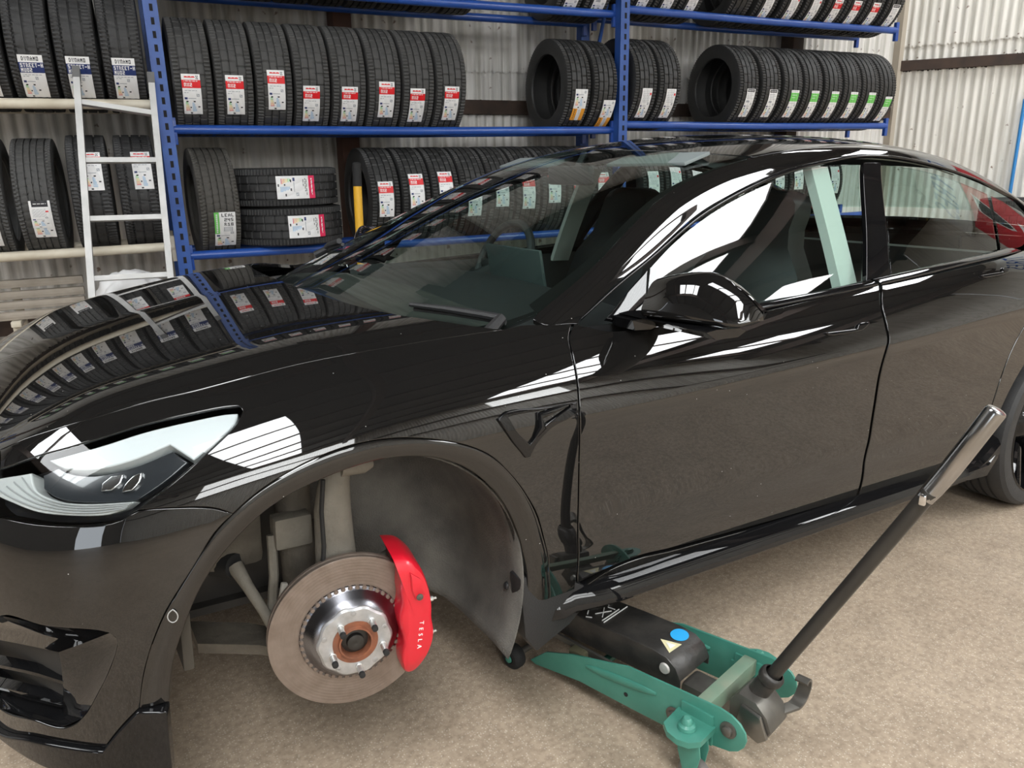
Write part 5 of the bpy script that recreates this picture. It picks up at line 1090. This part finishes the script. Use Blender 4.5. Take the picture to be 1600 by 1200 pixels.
for k, s in enumerate((2.37, 2.585, 2.80)):
    tyre(s, zt + .04, 'g', '%s top-shelf tyre right of the middle upright' % ORD[k], 'top-shelf tyres right of the middle upright', 'white', -46, dx=.01, lw=.085)
for k, s in enumerate((3.26, 3.51, 3.76, 3.99, 4.22, 4.43, 4.65, 4.88)):
    tyre(s, zt + .04, 'g', '%s tyre from the left in the top-shelf end row' % ORD[k], 'top-shelf end row', ('white', 'white', 'white', 'white', 'red', 'red', 'red', 'bar')[k] if k else None, -40, dx=.01, lw=.085)
# ---------------------------------------------------------------- trolley jack
M_green = mat('green_jack_paint', (.042, .20, .15), .45, coat=.2, noise=(13, .5, (.062, .25, .19)), bump=(40, .08))
M_jblack = mat('worn_black_paint', (.02, .02, .02), .38, .2, noise=(18, .5, (.055, .05, .044)), bump=(60, .15))
M_jsteel = mat('greasy_steel', (.10, .095, .085), .45, .7, noise=(15, .5, (.19, .18, .16)))
M_wheel = mat('grey_caster_wheel', (.11, .10, .095), .6, noise=(20, .5, (.2, .18, .16)))
JA = Vector((.2201, -.9755, 0)); JL = Vector((.9755, .2201, 0)); J0 = Vector((.673, -.575, 0))
jack = empty('trolley_jack', J0, math.atan2(JA.y, JA.x)); tag(jack, 'green trolley jack with a black lift arm under the car sill', 'jack')
# local axes: x towards the handle, y = -JL (negative is the side away from us in the photo), z up
def jp(d, l, z): return (d, -l if False else l, z)
# local +y is JA rotated by +90 degrees which equals JL
plate = [(.045, .035), (.106, .090), (.20, .128), (.329, .166), (.381, .183), (.47, .190), (.559, .197), (.640, .203), (.668, .199), (.690, .188), (.704, .171), (.708, .152), (.703, .133), (.690, .116), (.670, .104), (.643, .098), (.527, .074), (.391, .066), (.226, .058), (.066, .030)]
for l in (-.128, .122):
    MB().prism(plate, .006, Matrix.Translation((0, l, 0)), .0012).build('side_plate', M_green, jack)
    rib = MB().loft([[(.25 + .22 * f, l - .001 + (-.006 if l < 0 else .012) * math.cos(a) * math.sin(math.pi * min(1, max(0, f * .98 + .01))) ** .4, .118 + .032 * f + .012 * math.sin(a) * (.35 + .65 * math.sin(math.pi * f) ** .5)) for a in np.linspace(0, 2 * math.pi, 13)[:-1]] for f in np.linspace(0, 1, 14)], caps=True).build('pressed_rib', M_green, jack)
    for d, z in ((.521, .120), (.664, .160)):
        s_ = -1 if l < 0 else 1; yy = l if l < 0 else l + .006
        MB().lathe([(.020, 0), (.020, .004), (.013, .005), (.012, .012), (.009, .014), (0, .014)], 20, (d, yy, z), (0, s_, 0)).build('axle_bolt', M_jsteel, jack)
MB().tube([(.38, -.1295, .100), (.38, -.1275, .100)], .006, 10).build('drain_hole', M_black, jack)
# front axle with wheels
MB().tube([(0, -.15, .035), (0, .15, .035)], .010, 12).build('front_axle', M_jsteel, jack)
for l in (-.165, .135): 
    w_ = MB().lathe([(.012, 0), (.014, -.004), (.026, -.004), (.034, .002), (.036, .008), (.036, .024), (.034, .030), (.012, .030)], 28, (0, l, .036), (0, 1, 0)).build('front_wheel', M_black, jack)
    MB().lathe([(.011, -.004), (.010, -.008), (0, -.009)], 16, (0, l, .036), (0, 1, 0)).build('wheel_cap', M_green, w_)
MB().tube([(.25, -.12, .09), (.25, .12, .09)], .012, 10).build('tie_bar', M_green, jack)
# lift arm: folded black channel rising under the sill
prof = [(-.02, .150), (.02, .195), (.10, .201), (.217, .204), (.303, .211), (.413, .217), (.455, .213), (.482, .196), (.497, .168), (.497, .146), (.435, .140), (.294, .134), (.161, .128), (.04, .118)]
mt = Matrix.Translation((0, -.068, 0))
arm = MB().prism(prof, .004, mt, .001).build('lift_arm', M_jblack, jack)
MB().prism(prof, .004, Matrix.Translation((0, .064, 0)), .001).build('arm_side', M_jblack, arm)
MB().loft([[(d, -.068, z), (d, -.066, z + .002), (d, .066, z + .002), (d, .068, z), (d, .066, z - .003), (d, -.066, z - .003)] for d, z in prof[1:9]], caps=True).build('arm_cover', M_jblack, arm)
MB().lathe([(.0, .006), (.013, .005), (.015, 0)], 20, (.452, -.068, .182), (0, -1, 0)).build('arm_pivot', mat('pale_bolt', (.62, .60, .56), .45, .4), arm)
MB().tube([(.45, -.07, .182), (.45, .07, .182)], .012, 12).build('pivot_pin', M_jsteel, arm)
MB().box((.02, 0, .225), (.09, .09, .05), .01).build('saddle', M_jsteel, arm)
MB().loft([[(d, -.090, z - .008), (d, -.082, z - .008), (d, -.082, z + .008), (d, -.090, z + .008)] for d, z in ((.07, .125), (.36, .125))], caps=True).build('link_rod', M_jsteel, jack)
MB().box((.20, -.098, .115), (.05, .03, .03), .006).build('spring_lug', mat('olive_grease', (.09, .085, .05), .6), jack)
# stickers and white pictogram lines on the cover
def on_cover(d, l):
    z = np.interp(d, [p[0] for p in prof[1:9]], [p[1] for p in prof[1:9]]); return Vector((d, l, z + .0035))
m_ = MB(); m_.add([on_cover(.43 + .020 * math.cos(a) * 1.15, .030 + .026 * math.sin(a)) for a in np.linspace(0, 2 * math.pi, 25)[:-1]], [tuple(range(24))]); m_.build('blue_sticker', mat('sticker_blue', (.03, .36, .74), .3), arm)
m_ = MB(); m_.add([on_cover(.405, -.020), on_cover(.452, -.050), on_cover(.455, .002)], [(0, 1, 2)]); m_.build('warning_sticker', mat('sticker_yellow', (.68, .63, .38), .5), arm)
m_ = MB(); m_.add([on_cover(.423, -.0215) + Vector((0, 0, .0006)), on_cover(.445, -.036) + Vector((0, 0, .0006)), on_cover(.447, -.012) + Vector((0, 0, .0006))], [(0, 1, 2)]); m_.build('warning_mark', mat('sticker_white', (.72, .72, .70), .5), arm)
ln = [((.245, -.05), (.245, .055)), ((.236, -.045), (.236, .03)), ((.20, -.03), (.225, .01)), ((.225, -.03), (.20, .01)), ((.205, .02), (.228, .022)), ((.20, .028), (.20, .05)), ((.185, -.045), (.17, -.02)), ((.17, -.02), (.185, 0)), ((.185, 0), (.17, .02)), ((.17, .02), (.182, .04)), ((.19, -.058), (.205, -.05))]
for a, b_ in ln: MB().tube([on_cover(*a), on_cover(*b_)], .0016, 5).build('printed_line', mat('sticker_white'), arm)
# hydraulic block, cross bar, handle yoke
MB().box((.535, .0, .105), (.11, .075, .07), .012).build('pump_block', M_jsteel, jack)
MB().box((.585, 0, .160), (.035, .24, .045), .004).build('cross_bar', mat('worn_green_bar', (.12, .24, .17), .5, noise=(12, .5, (.25, .27, .20))), jack)
yk = MB(); yk.prism([(-.05, -.030), (-.01, -.045), (.045, -.048), (.058, -.02), (.045, .012), (.015, .040), (-.03, .045), (-.052, .015)], .088, Matrix.Translation((.668, -.044, .152)), .009); yk.build('handle_yoke', M_jsteel, jack)
MB().prism([(-.03, -.03), (.03, -.05), (.05, -.03), (.03, .02), (-.02, .03)], .012, Matrix.Translation((.672, -.057, .148)), .004).build('yoke_cheek', mat('shiny_worn_steel', (.22, .215, .20), .28, .9), jack)
Bw = Vector((.826, -1.229, .20)); H1 = Vector((.918, -1.512, .80)); H2 = Vector((.945, -1.580, .957))
inv = (Matrix.Translation(J0) @ Matrix.Rotation(math.atan2(JA.y, JA.x), 4, 'Z')).inverted()
B_, H1_, H2_ = inv @ Bw, inv @ H1, inv @ H2
dh_ = (H1_ - B_).normalized()
hs = MB().lathe([(.024, -.05), (.024, .03), (.027, .034), (.029, .040), (.029, .052), (.025, .058), (.021, .060)], 24, B_, dh_).build('handle_socket', M_jblack, jack)
MB().lathe([(.0185, .0), (.0185, .055)], 20, B_, dh_).build('socket_sleeve', M_jsteel, hs)
hd = MB().tube([B_ + dh_ * .02, B_ + (H1_ - B_) * .5, B_ + (H1_ - B_) * .97], .0158, 20).build('handle', mat('satin_black_tube', (.03, .028, .026), .33, .3, noise=(6, .5, (.05, .046, .04))), jack)
side = (inv.to_3x3() @ Vector((1, 0, 0)))
P0, P1 = B_ + (H1_ - B_) * .94, H2_
gp = [P0, P0 + (P1 - P0) * .12 + side * .006, P0 + (P1 - P0) * .35 + side * .010, P0 + (P1 - P0) * .65 + side * .006, P1, P1 + (P1 - P0) * .02, P1 + (P1 - P0) * .03]
MB().tube(gp, [.0170, .0185, .0190, .0188, .0185, .0165, .010], 20).build('handle_grip', mat('chromed_handle', (.30, .30, .295), .2, 1.0, noise=(9, .5, (.46, .445, .44))), jack)
MB().box(B_ + (H1_ - B_) * .95 + Vector((.0, -.02, .0)), (.012, .012, .022), .003).build('spring_clip', M_chrome, jack)
# foot pedal
pd = MB(); pts = [(B_ + Vector((.03, .02, -.06)), 0, -1)] + [(B_ + Vector((.068 + .004 * a, .050 + .030 * math.cos(a), -.004 + .036 * math.sin(a))), math.cos(a), math.sin(a)) for a in np.linspace(-1.7, 1.9, 14)]
pd.loft([[p + Vector((-.015, 0, 0)), p + Vector((.015, 0, 0)), p + Vector((.015, .006 * c_, .006 * s_2)), p + Vector((-.015, .006 * c_, .006 * s_2))] for p, c_, s_2 in pts], caps=True); pd.build('foot_pedal', M_jsteel, jack)
# rear casters on brackets
for l in (-.175, .165):
    s_ = -1 if l < 0 else 1
    br = MB(); ol = [(-.052, -s_ * .048), (.048, -s_ * .048), (.048, s_ * .018), (.030, s_ * .040), (.004, s_ * .048), (-.025, s_ * .042), (-.048, s_ * .022)]
    br.loft([[(.585 + x, l + y, z) for x, y in ol] for z in (.134, .136, .147, .149)], caps=True); b1 = br.build('caster_bracket', M_green, jack)
    MB().box((.585, l + .045 * -s_, .135), (.085, .008, .08), .003).build('bracket_flange', M_green, jack)
    MB().lathe([(.022, 0), (.020, .008), (.014, .012), (.012, .022), (.008, .026), (0, .026)], 18, (.585, l, .150), (0, 0, 1)).build('king_bolt', M_green, b1)
    fk = MB()
    for q in (-.020, .016): fk.prism([(-.03, .0), (.03, .0), (.034, -.03), (.024, -.085), (.004, -.098), (-.010, -.085), (-.024, -.04)], .004, Matrix.Translation((.600, l + q, .136)), .001)
    fk.box((.60, l, .135), (.055, .044, .006), .002); fk.build('caster_fork', M_green, jack)
    MB().lathe([(.008, -.014), (.030, -.014), (.038, -.010), (.040, 0), (.038, .010), (.030, .014), (.008, .014)], 28, (.612, l, .041), (0, 1, 0)).build('caster_wheel', M_wheel, jack)
    MB().tube([(.612, l - .026, .041), (.612, l + .026, .041)], .006, 10).build('caster_axle', M_jsteel, jack)

# ---------------------------------------------------------------- ladder, bag, beams and the rest
M_alu = mat('scuffed_aluminium', (.36, .358, .35), .5, .55, noise=(9, .5, (.48, .475, .465)))
lad = empty('aluminium_ladder', sh(-1.16, -.6, 0), RZ_S); tag(lad, 'aluminium ladder leaning against the cream rack beam beside the upright', 'ladder')
def ll(s, n, z): return Vector((s + 1.16, n + .6, z))
def lad_pt(side, z):
    f = (1.90 - z) / (1.90 - .75); s = (-1.276 - .085 * f) if side < 0 else (-.92 - .058 * f); n = -.345 - .36 * f; return ll(s, n, z)
for sd in (-1, 1):
    p0, p1 = lad_pt(sd, .0), lad_pt(sd, 1.90 if sd < 0 else 1.88); d = (p1 - p0).normalized(); u = Vector((1, 0, 0)); v = d.cross(u)
    MB().loft([[p + u * a * .016 + v * c * .030 for a, c in ((-1, -1), (1, -1), (1, 1), (-1, 1))] for p in (p0, p1)], caps=True).build('stile', M_alu, lad)
    MB().loft([[p + u * a * .018 + v * c * .033 for a, c in ((-1, -1), (1, -1), (1, 1), (-1, 1))] for p in (p1 - d * .045, p1 + d * .012)], caps=True).build('stile_cap', mat('grey_plastic_cap', (.12, .12, .12), .6), lad)
for z in (1.735, 1.44, 1.145, .845, .55, .26):
    a, b_ = lad_pt(-1, z + .005), lad_pt(1, z - (.05 if z > 1.7 else 0)); v = Vector((0, 1, -.3)).normalized(); w = Vector((0, .3, 1)).normalized()
    MB().loft([[p + v * c * .016 + w * e * .013 for c, e in ((-1, -1), (1, -1), (1, 1), (-1, 1))] for p in (a, b_)], caps=True).build('rung', M_alu, lad)
# crumpled white bag on a crate
rnd = random.Random(3)
def blob(c, r, sq, seed, amp, n=48, m=30):
    from mathutils import noise as mn
    V = []; F = []
    for i in range(m + 1):
        t = math.pi * i / m
        for j in range(n):
            a = 2 * math.pi * j / n; e = Vector((math.sin(t) * math.cos(a), math.sin(t) * math.sin(a), math.cos(t)))
            f = 1 + amp * (mn.noise(e * 2.2 + Vector((seed, 0, 0))) + .6 * abs(mn.noise(e * 5 + Vector((0, seed, 0)))) - .5 * abs(mn.noise(e * 9 + Vector((0, 0, seed)))))
            q = Vector((math.copysign(abs(e.x) ** sq, e.x) * r[0], math.copysign(abs(e.y) ** sq, e.y) * r[1], math.copysign(abs(e.z) ** sq, e.z) * r[2])) * f
            q.z = max(q.z, -r[2] * .9)
            V.append(Vector(c) + q)
    for i in range(m):
        for j in range(n): F.append((i * n + j, i * n + (j + 1) % n, (i + 1) * n + (j + 1) % n, (i + 1) * n + j))
    return MB().add(V, F)
M_bag = mat('white_plastic_bag', (.80, .80, .80), .35, bump=(14, .5))
bag = blob((0, 0, .21), (.19, .13, .235), .8, 5.3, .14).build('plastic_bag', M_bag, ang=80); bag.location = sh(-1.17, -.46, .40); bag.rotation_euler = (0, 0, RZ_S); tag(bag, 'crumpled white plastic bag behind the ladder', 'bag')
b2 = blob((0, 0, .12), (.05, .06, .12), .8, 2.1, .12).build('small_plastic_bag', mat('pale_grey_bag', (.62, .62, .58), .5), ang=80); b2.location = sh(-.92, -.50, .40); tag(b2, 'small pale bag beside the large white bag behind the blue upright', 'bag')
cr = MB().box((0, 0, .195), (.60, .34, .39), .01).box((0, -.171, .33), (.56, .01, .02)).box((0, -.171, .10), (.56, .01, .02)).build('crate', mat('navy_crate', (.015, .025, .09), .5)); cr.location = sh(-1.20, -.47, 0); cr.rotation_euler = (0, 0, RZ_S); tag(cr, 'dark navy crate under the white plastic bag', 'crate')
# spare cream beams on a stand
for k, (n_, z_, nm) in enumerate(((-.02, .775, 'topmost of the spare cream beams on the low stand'), (-.06, .715, 'second spare cream beam from the top on the low stand'), (-.12, .665, 'third spare cream beam from the top on the low stand'), (-.18, .615, 'front lowest spare cream beam on the low stand'))):
    o = MB().box((0, 0, 0), (2.4, .05, .045), .006).box((0, -.026, 0), (2.4, .004, .012)).build('spare_beam', mat('dull_cream_paint', (.27, .235, .19), .65, noise=(10, .5, (.38, .335, .28)))); o.location = sh(-2.63, n_, z_); o.rotation_euler = (0, 0, RZ_S); tag(o, nm, 'beam', 'spare cream beams')  # cream paint darkened to imitate the shading on the spare beams
sd_ = empty('low_stand', sh(-2.63, -.08, 0), RZ_S); tag(sd_, 'low steel stand holding the spare cream beams', 'stand')
for dx in (-.85, .85):
    for dy in (-.1, .1): MB().box((dx, dy, .28), (.05, .04, .56), .004).build('leg', M_cream, sd_)
    MB().box((dx, 0, .575), (.05, .34, .03), .004).build('cross_piece', M_cream, sd_)
    MB().box((dx, .09, .67), (.04, .03, .16), .003).build('stop', M_cream, sd_)
# yellow bar leaning in front of the lower shelf
yb = empty('breaker_bar', sh(.12, -.46, 0), RZ_S); tag(yb, 'yellow steel bar with a black grip standing before the lower shelf', 'bar')
MB().tube([(0, 0, 0), (.048, .07, 1.275)], .026, 16).build('shaft', mat('chipped_yellow_paint', (.82, .45, .02), .45, noise=(9, .6, (.72, .40, .03))), yb)
MB().tube([(.048, .07, 1.27), (.054, .078, 1.405), (.0545, .079, 1.412)], [.0275, .0275, .02], 16).build('grip', M_black, yb)
# blue pipe on the right wall and a tyre stack at the picture edge
pp = MB().tube([CORNER + RD * 1.16 + RN * .05 + Vector((0, 0, .0)), CORNER + RD * 1.16 + RN * .05 + Vector((0, 0, 1.9))], .016, 12).build('blue_pipe', mat('light_blue_pipe', (.03, .25, .62), .45)); tag(pp, 'light blue pipe running up the white corrugated wall', 'pipe')
for k in range(4):
    o = link('stacked_tyre', TY['f'], None); o.matrix_world = Matrix.Translation(CORNER + RD * 1.22 + RN * .42 + Vector((0, 0, .14 + .243 * k))) @ Matrix.Rotation(R(90), 4, 'Y') @ Matrix.Rotation(k * .8, 4, 'X')
    tag(o, ('bottom', 'second lowest', 'second highest', 'topmost')[k] + ' tyre of the stack by the right corrugated wall', 'tyre', 'stack by the right wall')
# signs high on the wall behind the viewer, seen as reflections in the glass
def sign(name, label, p, d, w, h, board, txt, tcol, size):
    o = empty(name, p, math.atan2(d.y, d.x)); tag(o, label, 'sign')
    MB().box((0, .0, 0), (w, .03, h), .004).build('sign_board', board, o)
    tm_ = text_mesh(txt, size, .004); tm_.materials.append(tcol); t_ = link('sign_lettering', tm_, o); t_.location = (0, -.02, -.02); t_.rotation_euler = (R(90), 0, 0); return o
WPt = CORNER + RD * 5.3 + RN * .10
sign('tyre_sign', 'white sign board with blue TYRES lettering high on the right wall', WPt + Vector((0, 0, 4.25)), RD, 2.6, .95, mat('sign_white', (.8, .82, .80), .5), 'TYRES', mat('sign_blue', (.02, .10, .38), .5), .72)
RPt = CORNER + RD * 4.7 + RN * .10
ro = empty('red_sign', RPt + Vector((0, 0, 2.98)), math.atan2(RD.y, RD.x)); tag(ro, 'red sign with a shield and ROYAL lettering high on the right wall', 'sign')
MB().box((0, 0, 0), (2.7, .03, 1.5), .004).build('sign_board', mat('sign_red', (.55, .02, .03), .5), ro)
MB().box((0, -.02, -.35), (1.2, .012, .32), .003).build('name_plate', mat('sign_white'), ro)
tm_ = text_mesh('ROYAL', .30, .004); tm_.materials.append(mat('sign_black', (.02, .02, .02), .5)); t_ = link('sign_lettering', tm_, ro); t_.location = (0, -.03, -.36); t_.rotation_euler = (R(90), 0, 0)
MB().prism([(-.32, .45), (.32, .45), (.32, .15), (.18, -.08), (0, -.18), (-.18, -.08), (-.32, .15)], .012, Matrix.Translation((0, -.03, .12))).build('shield', mat('sign_white'), ro)
MB().prism([(-.27, .40), (.27, .40), (.27, .15), (.15, -.05), (0, -.13), (-.15, -.05), (-.27, .15)], .012, Matrix.Translation((0, -.036, .12))).build('shield_field', mat('sign_black'), ro)
